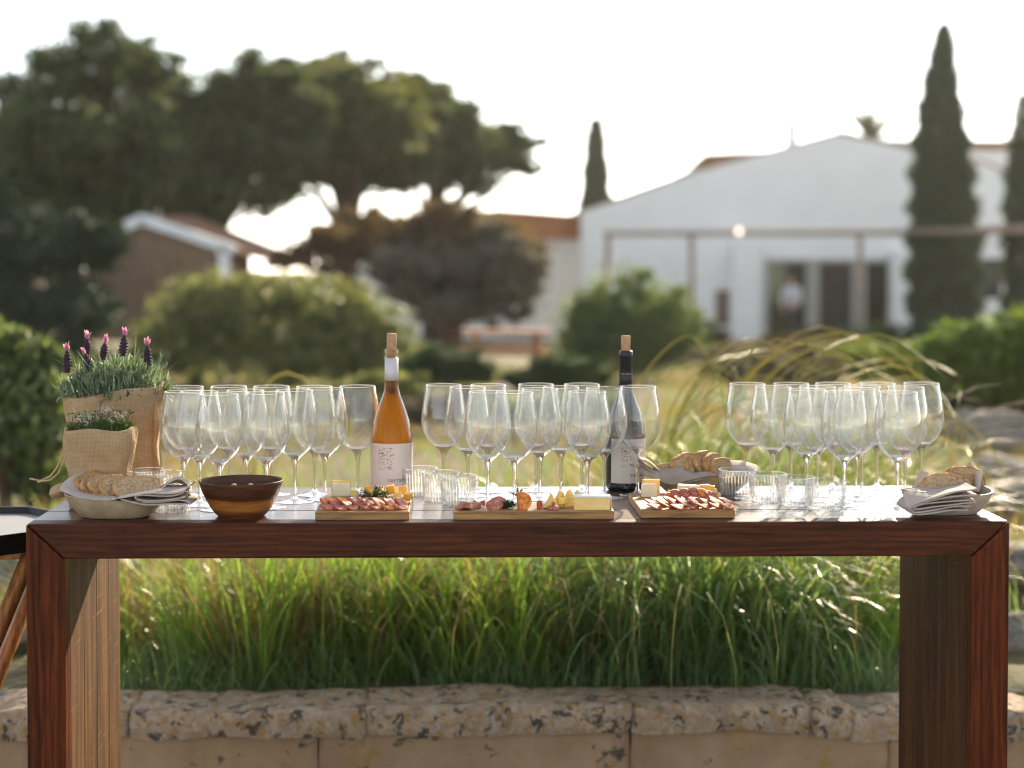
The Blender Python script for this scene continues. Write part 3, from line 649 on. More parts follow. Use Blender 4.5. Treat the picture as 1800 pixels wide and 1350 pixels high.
def person():
    y = 38.5; base = at(1392, 600, y); root = empty('person', (base.x, y, gz(base.x, y)), 'person in a white shirt standing at the glazed doors', 'person', None, -.5)
    def skin(name, pts, edges, r, mat, lv=1):
        me = bpy.data.meshes.new(name); me.from_pydata(pts, edges, []); o = bpy.data.objects.new(name, me); C.objects.link(o)
        sk = o.modifiers.new('s', 'SKIN'); o.modifiers.new('u', 'SUBSURF').levels = lv; o.modifiers['u'].render_levels = lv
        for i, q in enumerate(me.skin_vertices[0].data): q.radius = (r[i], r[i]); q.use_root = (i == 0)
        dg = bpy.context.evaluated_depsgraph_get(); m2 = bpy.data.meshes.new_from_object(o.evaluated_get(dg)); bpy.data.objects.remove(o)
        m2.materials.clear(); return link(name, m2, mat, root)
    pts = [(0, 0, .93), (0, 0, 1.12), (0, .01, 1.35), (0, .0, 1.47), (0, -.02, 1.55), (0, -.03, 1.66),
           (.17, 0, 1.40), (.22, -.04, 1.14), (.17, -.22, .98), (.15, -.30, .95), (-.17, 0, 1.40), (-.23, -.03, 1.13), (-.21, -.14, .92), (-.20, -.17, .84),
           (.09, 0, .86), (.10, -.02, .48), (.10, .03, .08), (.11, -.10, .04), (-.09, 0, .86), (-.10, -.03, .48), (-.11, .02, .08), (-.12, -.11, .04)]
    ed = [(0, 1), (1, 2), (2, 3), (3, 4), (4, 5), (2, 6), (6, 7), (7, 8), (8, 9), (2, 10), (10, 11), (11, 12), (12, 13), (0, 14), (14, 15), (15, 16), (16, 17), (0, 18), (18, 19), (19, 20), (20, 21)]
    r = [.13, .12, .14, .055, .06, .09, .06, .045, .035, .03, .06, .045, .035, .03, .09, .06, .04, .035, .09, .06, .04, .035]
    skin('body', pts, ed, r, M['skin'])
    for hx, hy, hz in ((.15, -.32, .95), (-.20, -.18, .82)):
        for q in range(5):
            a = (q - 2) * .35; skin('finger', [(hx, hy, hz), (hx + .03 * math.sin(a), hy - .04, hz - .03), (hx + .045 * math.sin(a), hy - .05, hz - .07 + abs(q - 2) * .006)], [(0, 1), (1, 2)], [.012, .009, .008], M['skin'], 1)
    skin('shirt', [(0, 0, .90), (0, 0, 1.12), (0, .01, 1.36), (0, 0, 1.45), (.18, 0, 1.40), (.225, -.04, 1.13), (.19, -.16, 1.02), (-.18, 0, 1.40), (-.235, -.03, 1.12), (-.22, -.10, .98)],
         [(0, 1), (1, 2), (2, 3), (2, 4), (4, 5), (5, 6), (2, 7), (7, 8), (8, 9)], [.155, .15, .165, .075, .085, .07, .055, .085, .07, .055], M['shirt'])
    skin('trousers', [(0, 0, .92), (.09, 0, .84), (.10, -.02, .48), (.10, .03, .10), (-.09, 0, .84), (-.10, -.03, .48), (-.11, .02, .10)], [(0, 1), (1, 2), (2, 3), (0, 4), (4, 5), (5, 6)], [.14, .105, .075, .06, .105, .075, .06], M['trousers'])
    skin('hair', [(0, .01, 1.70), (0, .04, 1.66), (0, .05, 1.60)], [(0, 1), (1, 2)], [.085, .09, .06], M['hair'])
person()

# ------------------------------------------------------------------ garden rocks
def rock_mesh(seed, sub=3):
    bm = bmesh.new(); bmesh.ops.create_icosphere(bm, subdivisions=sub, radius=1); o = Vector((seed * 7.1, seed * 3.3, seed))
    for v in bm.verts:
        d = mnoise.noise(v.co * 1.1 + o) * .5 + mnoise.noise(v.co * 2.9 + o) * .16; v.co *= 1 + d; v.co.z *= .62
    return from_bm('rock', bm)
rms = [rock_mesh(i + 1) for i in range(5)]
for m_ in rms: m_.materials.append(M['rock'])
rr0 = random.Random(11)
ROCKS = [(1765, 800, .26, 'right edge beside the shrub trunk', 8.), (1715, 765, .22, 'under the mastic shrub', 8.4), (1795, 930, .20, 'right of the table corner', 4.6), (1792, 1090, .17, 'right of the table leg', 2.9),
         (1775, 1180, .10, 'right of the table leg just above the wall', 2.0), (25, 1085, .17, 'left of the table leg beside the tray table', 3.0), (20, 1190, .09, 'left of the table leg just above the wall', 2.0), (1755, 870, .20, 'behind the right bread bowl', 6.2),
         (720, 740, .20, 'between the rosé bottle and the middle glasses', 11.), (880, 715, .24, 'beyond the middle wine glasses', 12.5), (650, 760, .18, 'behind the amber bottle', 10.)]
for i, (px, py, s, lab, y) in enumerate(ROCKS):
    p = at(px, py, y); o = link('rock', rms[i % 5], None); o.location = (p.x, y, gz(p.x, y) + s * .25); o.scale = (s * 1.4, s, s * 1.1); o.rotation_euler = (0, 0, rr0.uniform(0, 6))
    tag(o, 'weathered grey garden rock ' + lab.replace('rosé', 'amber'), 'rock', 'grey rocks in the garden')

# ------------------------------------------------------------------ stone wall
wall = empty('stone_wall', (0, 1.3, 0), 'low garden wall of lichen-spotted stone behind the table', 'stone wall')
def stone_block(name, x0, x1, y0, y1, z0, z1, mat, amp, seed, rb=.03, res=.022):
    bm = bmesh.new(); nx_, ny_, nz_ = max(3, int((x1 - x0) / res)), max(3, int((y1 - y0) / res)), max(3, int((z1 - z0) / res))
    bmesh.ops.create_cube(bm, size=1)
    bm.free(); V = {}; L = []; Fq = []
    def vid(i, j, k_):
        key = (i, j, k_)
        if key not in V:
            V[key] = len(L); p = Vector((x0 + (x1 - x0) * i / nx_, y0 + (y1 - y0) * j / ny_, z0 + (z1 - z0) * k_ / nz_))
            c = Vector((min(max(p.x, x0 + rb), x1 - rb), min(max(p.y, y0 + rb), y1 - rb), min(max(p.z, z0 + rb), z1 - rb)))
            d = p - c
            if d.length > 1e-6: p = c + d.normalized() * rb
            n_ = d.normalized() if d.length > 1e-6 else Vector((0, 0, 1)); q = p * 1. + Vector((seed, seed * 2.3, 0))
            p += n_ * amp * (mnoise.noise(q * 5) * 1.2 + mnoise.noise(q * 14) * .6 + mnoise.noise(q * 34) * .25); L.append(p)
        return V[key]
    for i in range(nx_):
        for j in range(ny_):
            Fq.append((vid(i, j, nz_), vid(i + 1, j, nz_), vid(i + 1, j + 1, nz_), vid(i, j + 1, nz_)))
    for i in range(nx_):
        for k_ in range(nz_):
            Fq.append((vid(i, 0, k_), vid(i + 1, 0, k_), vid(i + 1, 0, k_ + 1), vid(i, 0, k_ + 1)))
            Fq.append((vid(i, ny_, k_ + 1), vid(i + 1, ny_, k_ + 1), vid(i + 1, ny_, k_), vid(i, ny_, k_)))
    for j in range(ny_):
        for k_ in range(nz_):
            Fq.append((vid(0, j + 1, k_), vid(0, j, k_), vid(0, j, k_ + 1), vid(0, j + 1, k_ + 1)))
            Fq.append((vid(nx_, j, k_), vid(nx_, j + 1, k_), vid(nx_, j + 1, k_ + 1), vid(nx_, j, k_ + 1)))
    o = link(name, pymesh(name, L, Fq), mat, wall); o.matrix_parent_inverse = Matrix.Translation(wall.location).inverted(); return o
jx = [-900, -420, -160, 225, 640, 1108, 1432, 1496, 1790, 2150, 2700]
for i, (a, b) in enumerate(zip(jx[:-1], jx[1:])):
    xa, xb = at(a, 1260, 1.15).x, at(b, 1260, 1.15).x; dz = [0, .005, -.004, -.002, .004, 0, -.006, -.018, -.022, -.01][i]
    stone_block('coping_stone', xa - .002, xb + .002, 1.15 + .008 * (i % 3), 1.40, .274 + dz, .353 + dz, M['coping'], .014, i * 3.1, .010)
jx = [-900, -300, 60, 560, 1108, 1560, 1900, 2600]
for i, (a, b) in enumerate(zip(jx[:-1], jx[1:])):
    xa, xb = at(a, 1330, 1.2).x, at(b, 1330, 1.2).x
    stone_block('wall_stone', xa + .0006, xb - .0006, 1.185 + .004 * (i % 2), 1.42, -.02, .285, M['wallstone'], .006, 40 + i * 2.7, .005, .03)

# ------------------------------------------------------------------ grasses
def clump(px, y, label, spread, n, L, W, mat, straw, sn, sl, bias=0., bend=(.4, 1.5)):
    b = at(px, 1190, y); root = empty('ornamental_grass', (b.x, y, gz(b.x, y)), label, 'grass clump')
    def mk(nm, n_, Lr, Wr, mt, bd, sp, bi):
        r = sp * np.sqrt(RNG.uniform(0, 1, n_)); a = RNG.uniform(0, 2 * math.pi, n_)
        if nm == 'blades':
            tn = 34; ti = RNG.integers(0, tn, n_); r = (sp * np.sqrt(RNG.uniform(0, 1, tn)))[ti]; a = RNG.uniform(0, 2 * math.pi, tn)[ti]
            tz = RNG.normal(size=tn)[ti] * 1.0; tl = RNG.uniform(.72, 1.12, tn)[ti]; off = RNG.normal(size=(n_, 2)) * .022
        else: tz = RNG.normal(size=n_) * .9; tl = 1.; off = RNG.normal(size=(n_, 2)) * .01
        base = np.stack([b.x + r * np.cos(a) + off[:, 0], y + r * np.sin(a) * .6 + off[:, 1], np.full(n_, root.location.z - .02)], 1)
        az = a + tz + RNG.normal(size=n_) * .75
        vx = np.cos(az) + bi; vy = np.sin(az); az = np.arctan2(vy, vx)
        ln = RNG.uniform(*Lr, n_) * tl
        me = strips_mesh(nm, base, az, ln, RNG.uniform(*Wr, n_), RNG.uniform(*bd, n_), 7, RNG.uniform(.0, .5, n_) * np.clip(r / sp, .2, 1))
        o = part_w(nm, me, mt, root, True); o['kind'] = 'stuff'
    mk('blades', n, L, W, mat, bend, spread, bias)
    if sn: mk('stalks', sn, sl, (.0035, .0065), straw, (bend[0] + .5, bend[1] + .9), spread * .8, bias)
    return root
clump(285, 1.95, 'loose light green grass clump left behind the table', .36, 520, (.20, .60), (.004, .008), M['blade'], M['straw'], 300, (.4, .85), -.2, (.4, 2.4))
clump(480, 1.66, 'bright green upright grass clump below the wooden bowl', .30, 900, (.22, .64), (.004, .009), M['blade'], M['straw'], 260, (.35, .8), 0, (.1, 1.6))
clump(680, 1.74, 'bright fine grass clump below the left serving board', .32, 950, (.22, .68), (.004, .008), M['blade'], M['straw'], 300, (.35, .8), 0, (.1, 1.8))
clump(890, 1.68, 'mid green grass clump below the middle serving board', .32, 900, (.22, .70), (.005, .009), M['blade'], M['straw'], 260, (.4, .85), .1, (.3, 2.1))
clump(1080, 1.72, 'dark coarse grass clump below the dark bottle', .30, 800, (.26, .80), (.008, .014), M['blade2'], M['straw'], 120, (.5, .9), .1, (.3, 2.6))
clump(1260, 1.70, 'dark coarse grass clump with arching blades right of centre', .30, 800, (.28, .85), (.008, .014), M['blade2'], M['seed'], 150, (.6, 1.1), .2, (.3, 2.7))
clump(1430, 1.90, 'green grass clump left of the right table leg', .34, 750, (.22, .70), (.004, .008), M['blade'], M['seed'], 260, (.5, 1.0), .25, (.3, 2.4))
# tall arching grass, its seed stalks blown to the right
b = at(1300, 1190, 2.7); root = empty('fountain_grass', (b.x, 2.7, gz(b.x, 2.7)), 'tall fountain grass with golden stalks arching right behind the glasses', 'grass clump')
ARC = [((1118, 760), (1128, 665), (1205, 590), (1244, 628)), ((1128, 790), (1140, 700), (1222, 634), (1300, 668)), ((1200, 800), (1290, 680), (1440, 574), (1592, 655)), ((1160, 800), (1195, 690), (1300, 598), (1376, 615)),
       ((1240, 800), (1300, 680), (1400, 605), (1500, 632)), ((1260, 800), (1330, 650), (1480, 584), (1604, 640)), ((1280, 810), (1350, 660), (1470, 602), (1575, 645)), ((1300, 810), (1400, 680), (1590, 628), (1692, 665)),
       ((1330, 810), (1420, 650), (1530, 592), (1612, 660)), ((1400, 820), (1500, 700), (1620, 662), (1690, 752)), ((1440, 820), (1530, 730), (1640, 700), (1692, 770)), ((1460, 830), (1560, 730), (1680, 730), (1778, 838)),
       ((1480, 840), (1580, 790), (1700, 748), (1768, 830)), ((1350, 820), (1430, 720), (1550, 668), (1650, 700)), ((1150, 810), (1180, 740), (1250, 690), (1330, 720)), ((1180, 810), (1230, 720), (1330, 660), (1420, 690)),
       ((1270, 815), (1340, 730), (1460, 690), (1560, 730)), ((1380, 830), (1470, 760), (1590, 740), (1680, 790)), ((1300, 800), (1370, 690), (1480, 640), (1590, 676)), ((1220, 800), (1260, 660), (1350, 615), (1450, 660))]
ra = random.Random(9); lst = []
def crv(P, n=14):
    out = []
    for i in range(len(P) - 1):
        p0, p1, p2, p3 = P[max(i - 1, 0)], P[i], P[i + 1], P[min(i + 2, len(P) - 1)]
        for k_ in range(n // 3):
            t = k_ / (n // 3); out.append(.5 * (2 * p1 + (p2 - p0) * t + (2 * p0 - 5 * p1 + 4 * p2 - p3) * t * t + (3 * p1 - p0 - 3 * p2 + p3) * t ** 3))
    return out + [P[-1]]
for rep_ in range(2):
    for A_ in ARC:
        y = ra.uniform(2.2, 3.3); j = (lambda q: 0) if rep_ == 0 else (lambda q: ra.uniform(-q, q)); dx, dy = j(85), abs(j(75)) * .9
        p = [at(A_[0][0] + dx + j(20), A_[0][1] + 40, y)] + [at(q[0] + dx + j(20), q[1] + dy + j(16), y + .12 * k_ * (1 if ra.random() < .5 else -1)) for k_, q in enumerate(A_)]
        root_p = Vector((p[0].x - .05 + j(40) * .002, p[0].y, gz(p[0].x, p[0].y))); P_ = crv([root_p] + p); w_ = ra.uniform(.0016, .0028)
        lst.append((P_, [w_ * (1.1 if t < .5 * len(P_) else 1.5 - 1. * (t / len(P_) - .5)) for t in range(len(P_))]))
o = tubes('stalks', lst, M['seed'], None, 4); o.parent = root; o.matrix_parent_inverse = Matrix.Translation(root.location).inverted(); o['kind'] = 'stuff'
n = 1500; base = np.stack([RNG.uniform(at(1140, 900, 2.5).x, at(1600, 900, 2.5).x, n), RNG.uniform(2.2, 3.1, n), np.full(n, gz(b.x, 2.7))], 1)
part_w('blades', strips_mesh('blades', base, RNG.normal(size=n) * 1.4, RNG.uniform(.35, 1.0, n), RNG.uniform(.005, .010, n), RNG.uniform(.5, 2.4, n), 8, RNG.uniform(0, .35, n)), M['blade3'], root, True)['kind'] = 'stuff'
n = 220; base = np.stack([RNG.uniform(at(1070, 900, 2.5).x, at(1680, 900, 2.5).x, n), RNG.uniform(2.1, 3.2, n), np.full(n, gz(b.x, 2.7))], 1)
part_w('dry_blades', strips_mesh('dry_blades', base, RNG.normal(size=n) * 1.0, RNG.uniform(.5, 1.25, n), RNG.uniform(.005, .010, n), RNG.uniform(1.2, 2.8, n), 10, RNG.uniform(0, .4, n)), M['straw'], root, True)['kind'] = 'stuff'
st = empty('bent_stalk', (at(470, 800, 2.9).x, 2.9, gz(0, 2.9)), 'dry grass stalk bent into an arch above the left glasses', 'grass stalk')
for x0, xm, yt in ((452, 505, 655), (470, 520, 680)):
    p = [at(x0 - 6, 1000, 2.9), at(x0 - 4, 800, 2.9), at(x0 + 8, 690, 2.9), at((x0 + xm) / 2 + 4, yt + 8, 2.9), at(xm, yt, 2.9), at(xm + 28, yt + 10, 2.9), at(xm + 48, yt + 40, 2.9)]
    p[0].z = gz(0, 2.9); o = tubes('stalk', [(p, [.004, .005, .005, .006, .006, .005, .003])], M['seed'], None, 5); o.parent = st; o.matrix_parent_inverse = Matrix.Translation(st.location).inverted()
# rough dry grass over the whole garden floor
def meadow(name, n, y0, y1, L, W, mat, keep=None):
    y = y0 + (y1 - y0) * RNG.uniform(0, 1, n) ** 1.4; x = RNG.uniform(-1, 1, n) * (1.2 + y * .42) + .1
    p = np.sin(x * 1.9 + y * .8) + np.sin(x * .7 - y * 1.3 + 1) + RNG.normal(size=n) * .5
    m_ = p > keep if keep is not None else p < .2; x, y = x[m_], y[m_]
    z = np.array([gz(a, c) for a, c in zip(x, y)]); n = len(x)
    me = strips_mesh(name, np.stack([x, y, z], 1), RNG.uniform(0, 6.28, n), RNG.uniform(*L, n), RNG.uniform(*W, n) * (1 + y * .15), RNG.uniform(.3, 1.6, n), 3)
    tag(link(name, me, mat), 'low rough grass growing over the garden floor', 'grass', kind='stuff')
meadow('dry_grass', 40000, 2.2, 22, (.05, .17), (.003, .006), M['straw'], -.5)
meadow('green_grass', 13000, 2.2, 24, (.06, .20), (.003, .006), M['blade2'], None)
n = 5200; x = RNG.uniform(-1.45, 1.75, n); y = 1.40 + .5 * RNG.uniform(0, 1, n) ** 1.3
m_ = (np.sin(x * 7) + np.sin(x * 17 + 1) + RNG.normal(size=n) * .8 > -.9) & (x > -1.0) & (x < 1.30); x, y = x[m_], y[m_]; n = len(x)
tag(link('edge_grass', strips_mesh('edge_grass', np.stack([x, y, np.full(n, .315)], 1), RNG.uniform(0, 6.28, n), RNG.uniform(.05, .26, n), RNG.uniform(.003, .007, n), RNG.uniform(.4, 2.4, n), 5, RNG.uniform(0, .6, n)), M['blade2']), 'tangled low grass leaning over the back of the stone wall', 'grass', kind='stuff')

# ------------------------------------------------------------------ the big table
XL = at(45, 950, 0).x; XR = at(1775, 950, 0).x; SW = .077; BH = .071; DP = .545; FD = .05
table = empty('wooden_table', ((XL + XR) / 2, DP / 2, 0), 'long red-brown wooden bar table with mitred front frame carrying glasses and food', 'table')
def tp(name, me, mat, smooth=False): return part_w(name, me, mat, table, smooth)
tp('front_rail', prism_mesh('front_rail', [(XL + .001, T), (XR - .001, T), (XR - SW, T - BH), (XL + SW, T - BH)], 0, FD, .004), M['rail'])
for a, b in ((XL, XL + SW), (XR, XR - SW)):
    tp('front_stile', prism_mesh('front_stile', [(a, T - .002), (b, T - BH - .002), (b, 0), (a, 0)], 0, FD, .004), M['stile'])
nb = 4; bd = (DP - FD) / nb
for i in range(nb):
    y0 = FD + i * bd
    tp('top_board', box_mesh('top_board', (XL, y0 + .0006, T - .024), (XR, y0 + bd - .0006, T - (.0002 if i % 2 else .0006)), .0022, 2), M['top'])
    for a, b in ((XL, XL + SW - .001), (XR - SW + .001, XR)):
        tp('leg_board', box_mesh('leg_board', (a, y0 + .0006, 0), (b, y0 + bd - .0006, T - .0246), .0022, 2), M['raw'] if a == XL else M['rawshade'])

# ------------------------------------------------------------------ tray table at the left edge
tt = empty('tray_table', (at(-75, 940, .42).x, .42, 0), 'low folding side table with dark-rimmed octagonal tray at the left edge', 'side table')
tz = .968
def octo(r, z): return [(r * math.cos(math.pi / 8 + i * math.pi / 4), r * math.sin(math.pi / 8 + i * math.pi / 4), z) for i in range(8)]
def octring(name, prof, mat):
    v = []; f = []
    for r, z in prof: v += octo(r, z)
    n = len(prof)
    for j in range(n):
        for i in range(8): a = j * 8; b = ((j + 1) % n) * 8; k_ = (i + 1) % 8; f.append((a + i, a + k_, b + k_, b + i))
    return link(name, pymesh(name, v, f), mat, tt, smooth=False)
octring('tray_rim', [(.235, tz - .035), (.242, tz - .035), (.262, tz + .012), (.256, tz + .012)], M['metal'])
link('tray', pymesh('tray', octo(.25, tz - .004) + octo(.25, tz - .012), [tuple(range(8)), tuple(range(15, 7, -1))] + [(i, 8 + i, 8 + (i + 1) % 8, (i + 1) % 8) for i in range(8)]), M['tray'], tt, smooth=False)
box('crossbar', (-.2, -.05, tz - .065), (.19, -.01, tz - .038), M['teak'], tt, .004)
for s in (-1, 1):
    for e in (-1, 1):
        o = tubes('leg', [([Vector((e * .19, s * .10, tz - .04)), Vector((-e * .19, s * .12, 0))], .018)], M['teak'], tt, 4)

# ------------------------------------------------------------------ table things
def tpos(px, D): y = D - 3.3; return Vector((at(px, 850, y).x, y, T))
def glass_from_rim(px, rim): return tpos(px, 771 / (rim - 472))
# wine glass: bowl, stem, foot
WG = [(.0215, .1045), (.0305, .1125), (.0392, .1235), (.0460, .137), (.0500, .153), (.0510, .169), (.0495, .187), (.0467, .206), (.0435, .225), (.0404, .2445)]
def dense(prof, n=3):
    out = []
    for i in range(len(prof) - 1):
        p0 = prof[max(i - 1, 0)]; p1 = prof[i]; p2 = prof[i + 1]; p3 = prof[min(i + 2, len(prof) - 1)]
        for k_ in range(n):
            t = k_ / n; f = lambda a, b, c, d: .5 * (2 * b + (c - a) * t + (2 * a - 5 * b + 4 * c - d) * t * t + (3 * b - a - 3 * c + d) * t ** 3)
            out.append((f(p0[0], p1[0], p2[0], p3[0]), f(p0[1], p1[1], p2[1], p3[1])))
    return out + [prof[-1]]
wo = dense(WG); wi = [(r - .0010 - .0016 * max(0, 1 - (z - .098) / .03), z + .0005 + .0012 * max(0, 1 - (z - .098) / .03)) for r, z in wo[::-1]]
bowl_me = lathe_mesh('bowl', wo + [(wo[-1][0] - .0005, .2452)] + wi, 56)
stem_me = lathe_mesh('stem', dense([(.0001, .1018), (.0120, .1026), (.0192, .1048), (.0214, .1044), (.0134, .0980), (.0100, .0938), (.0072, .088), (.0053, .080), (.0043, .070), (.0039, .045), (.0040, .020), (.0056, .0105), (.0075, .0078), (.0001, .0077)]), 20)
foot_me = lathe_mesh('foot', dense([(.0001, .0076), (.0078, .0074), (.015, .0045), (.028, .0022), (.0385, .0013), (.0398, .0008), (.0390, .0002), (.0001, .0002)]), 48)
CL = [('left cluster', [[(327, 679.6), (403, 679), (478, 679), (553, 679.5), (629, 679)], [(323, 688), (351, 688.5), (432, 686), (518, 686), (571, 683.5)], [(386, 693), (468, 691)]]),
      ('middle cluster', [[(780, 676.7), (858, 676.7), (942, 676), (1022.5, 676), (1121, 680)], [(822, 681), (949, 684), (985.5, 681), (1062, 682.5)], [(857, 689), (904, 690), (1032, 689)]]),
      ('right cluster', [[(1313, 675.4), (1390, 675.4), (1463, 675.2), (1541, 675), (1618.5, 675)], [(1358, 681), (1436, 681), (1514.5, 680.5), (1591, 681.4)], [(1417.6, 686), (1484, 690), (1505, 684.5), (1578, 690.5)]])]
ORD = ['leftmost', 'second from the left', 'third from the left', 'fourth from the left', 'rightmost']
proto = None; gpos = []
for cname, rows in CL:
    for ri, row in enumerate(rows):
        row = sorted(row)
        for gi, (px, rim) in enumerate(row):
            p = glass_from_rim(px, rim); o_ = 'rightmost' if gi == len(row) - 1 else ORD[gi]
            lab = 'empty stemmed wine glass, %s in the %s row of the %s' % (o_, ('back', 'middle', 'front')[ri], cname)
            if proto is None:
                proto = empty('wine_glass', p, lab, 'wine glass', 'wine glasses on the wooden table')
                link('bowl', bowl_me, M['clear'], proto); link('stem', stem_me, M['stemglass'], proto); link('foot', foot_me, M['stemglass'], proto)
                g = proto
            else: g = copy_tree(proto); g['label'] = lab
            g.location = p; g.rotation_euler = (0, 0, random.uniform(0, 6)); gpos.append((p, lab))
for i in range(len(gpos)):
    for j in range(i):
        d = (gpos[i][0] - gpos[j][0]).length
        if d < .1: print('CLOSE', round(d, 3), gpos[i][1][34:], '|', gpos[j][1][34:])
# ribbed tumblers
def rib(p, a, r, z):
    if .008 < z < .050 and r > .036: s = 1 + .034 * abs(math.cos(a * 17)) - .02; return (p[0] * s, p[1] * s, z)
    return p
to = [(.0001, .0003), (.034, .0003), (.0365, .003), (.0372, .0085), (.0378, .012), (.0395, .030), (.0412, .048), (.0418, .052), (.0425, .0625)]
ti = [(.0405, .0625), (.0395, .052), (.0375, .03), (.0350, .011), (.033, .0085), (.0001, .0085)]
tum_me = lathe_mesh('tumbler', to + [(.0415, .0634)] + ti, 240, fn=rib); tum_me.materials.append(M['tumbler'])
TB = [(258, 3.545, 0, 'bottom tumbler of the stacked pair behind the bread bowl'), (258, 3.545, .0155, 'upper tumbler of the stacked pair behind the bread bowl'),
      (287, 3.63, 0, 'tumbler farthest back behind the left bread bowl'), (302, 3.465, 0, 'tumbler just behind the folded napkin of the left bread bowl'),
      (736, 3.70, 0, 'tumbler farthest back beside the amber bottle'), (775, 3.62, 0, 'middle tumbler of the three right of the amber bottle'), (807, 3.552, 0, 'front tumbler of the three right of the amber bottle'),
      (1296, 3.655, 0, 'tumbler standing in front of the rear bread bowl'), (1350, 3.58, 0, 'second tumbler in the right row of four'), (1398, 3.52, 0, 'third tumbler in the right row of four'), (1452, 3.46, 0, 'tumbler nearest the table edge in the right row')]
for px, D, dz, lab in TB:
    o = link('tumbler', tum_me, None, None, tpos(px, D) + Vector((0, 0, dz)), (0, 0, random.uniform(0, 6))); tag(o, 'clear ribbed glass ' + lab, 'tumbler', 'ribbed water tumblers')

# bottles
BP = dense([(.0001, .004), (.030, .0), (.042, .0015), (.0462, .006), (.047, .014), (.047, .060), (.047, .110), (.0466, .128), (.0430, .154), (.0365, .180), (.0262, .208), (.0190, .228), (.0162, .248), (.0152, .275), (.0146, .308), (.0146, .3085), (.0158, .310), (.0160, .318), (.0152, .326), (.0135, .327)], 3)
def bend(me, R, ph=0.):
    for v in me.vertices:
        a = v.co.x / R + ph; rr_ = R + v.co.z; v.co = Vector((rr_ * math.sin(a), -rr_ * math.cos(a), v.co.y))
    me.update(); return me
def text_on(name, s, size, R, ph, z, mat, parent, x0=0., h=.0003):
    cu = bpy.data.curves.new('t', 'FONT'); cu.body = s; cu.size = size; cu.extrude = .00005; cu.resolution_u = 3; cu.space_character = 1.15
    o = bpy.data.objects.new('t', cu); C.objects.link(o); dg = bpy.context.evaluated_depsgraph_get()
    me = bpy.data.meshes.new_from_object(o.evaluated_get(dg)); bpy.data.objects.remove(o)
    for v in me.vertices: v.co = Vector((v.co.x + x0, v.co.y + z, h + v.co.z))
    bend(me, R, ph); me.materials.clear(); q = link(name, me, mat, parent, smooth=False); return q
def label_patch(name, R, a0, a1, z0, z1, mat, parent, n=36):
    v = []; f = []
    for i in range(n + 1):
        a = a0 + (a1 - a0) * i / n
        for z in (z0, z1): v.append((R * math.sin(a), -R * math.cos(a), z))
    for i in range(n): f.append((2 * i, 2 * i + 2, 2 * i + 3, 2 * i + 1))
    return link(name, pymesh(name, v, f), mat, parent)
def emblem(R, ph, zc, w_, h_, parent):
    r = random.Random(5); v = []; f = []
    cols, rws = 12, 17
    for i in range(cols):
        for j in range(rws):
            if (i in (6,) and j not in (6, 11)) or (j in (3,) and i < 9) or r.random() < .42: continue
            cx = -w_ / 2 + w_ * (i + .5) / cols + r.uniform(-.0006, .0006); cz = zc - h_ / 2 + h_ * (j + .5) / rws + r.uniform(-.0006, .0006)
            n = r.choice((3, 4, 5)); k0 = len(v); s = r.uniform(.0006, .0017)
            for q in range(n):
                a = 2 * math.pi * q / n + r.uniform(0, .6); x = cx + s * math.cos(a) * r.uniform(.6, 1.3); z = cz + s * math.sin(a) * r.uniform(.5, 1.2)
                t = x / R + ph; v.append(((R + .0004) * math.sin(t), -(R + .0004) * math.cos(t), z))
            f.append(tuple(range(k0, k0 + n)))
    return link('emblem', pymesh('emblem', v, f), M['ink'], parent, smooth=False)
def cork(parent, z, tilt=0.):
    o = link('cork', lathe_mesh('cork', [(.0001, -.022), (.0092, -.022), (.0100, -.002), (.0108, .0), (.0112, .018), (.0112, .0345), (.0102, .036), (.0001, .036)], 24), M['cork'], parent, (0, 0, z), (0, tilt, 0)); return o
amber = empty('wine_bottle', tpos(688.5, 3.72), 'clear glass bottle of amber wine with pale label and white neck foil', 'wine bottle', 'corked wine bottles')
link('glass_body', lathe_mesh('glass_body', BP + [(.0118, .326), (.0120, .30), (.0122, .262)], 64), M['bottle'], amber)
wine = dense([(.0001, .010), (.036, .008), (.0435, .014), (.0445, .030), (.0445, .110), (.0441, .128), (.0405, .154), (.034, .180), (.0237, .208), (.0165, .228), (.0137, .248), (.0128, .262), (.0001, .262)], 3)
link('wine', lathe_mesh('wine', wine, 64), M['rose'], amber)
label_patch('front_label', .0473, rad(-97), rad(95), .012, .119, M['label'], amber)
link('neck_foil', lathe_mesh('neck_foil', [(.0158, .258), (.0155, .275), (.0150, .3085)], 40), M['foil'], amber)
emblem(.0473, rad(-14), .085, .036, .050, amber)
text_on('lettering', 'torralbenc', .0125, .0473, rad(0), .034, M['ink'], amber, -.006)
cork(amber, .328, rad(2))
dark = empty('wine_bottle', tpos(1099.6, 3.79), 'dark glass red wine bottle with cream label and black neck foil', 'wine bottle', 'corked wine bottles'); dark.scale = (.965, .965, .98)
link('glass_body', lathe_mesh('glass_body', BP, 64), M['darkglass'], dark)
label_patch('front_label', .0473, rad(-52), rad(112), .020, .123, M['label'], dark)
link('neck_foil', lathe_mesh('neck_foil', [(.0168, .238), (.0158, .262), (.0150, .3085), (.0164, .3095), (.0166, .3185), (.0158, .3268), (.0138, .3278)], 40), M['blackfoil'], dark)
emblem(.0473, rad(3), .083, .036, .050, dark)
text_on('lettering', 'torralbenc', .0125, .0473, rad(0), .036, M['ink'], dark, .007)
text_on('foil_lettering', 'torralbenc', .0055, .0163, rad(0), .272, M['whiteink'], dark, -.0125, .0002)
cork(dark, .3265, rad(0))

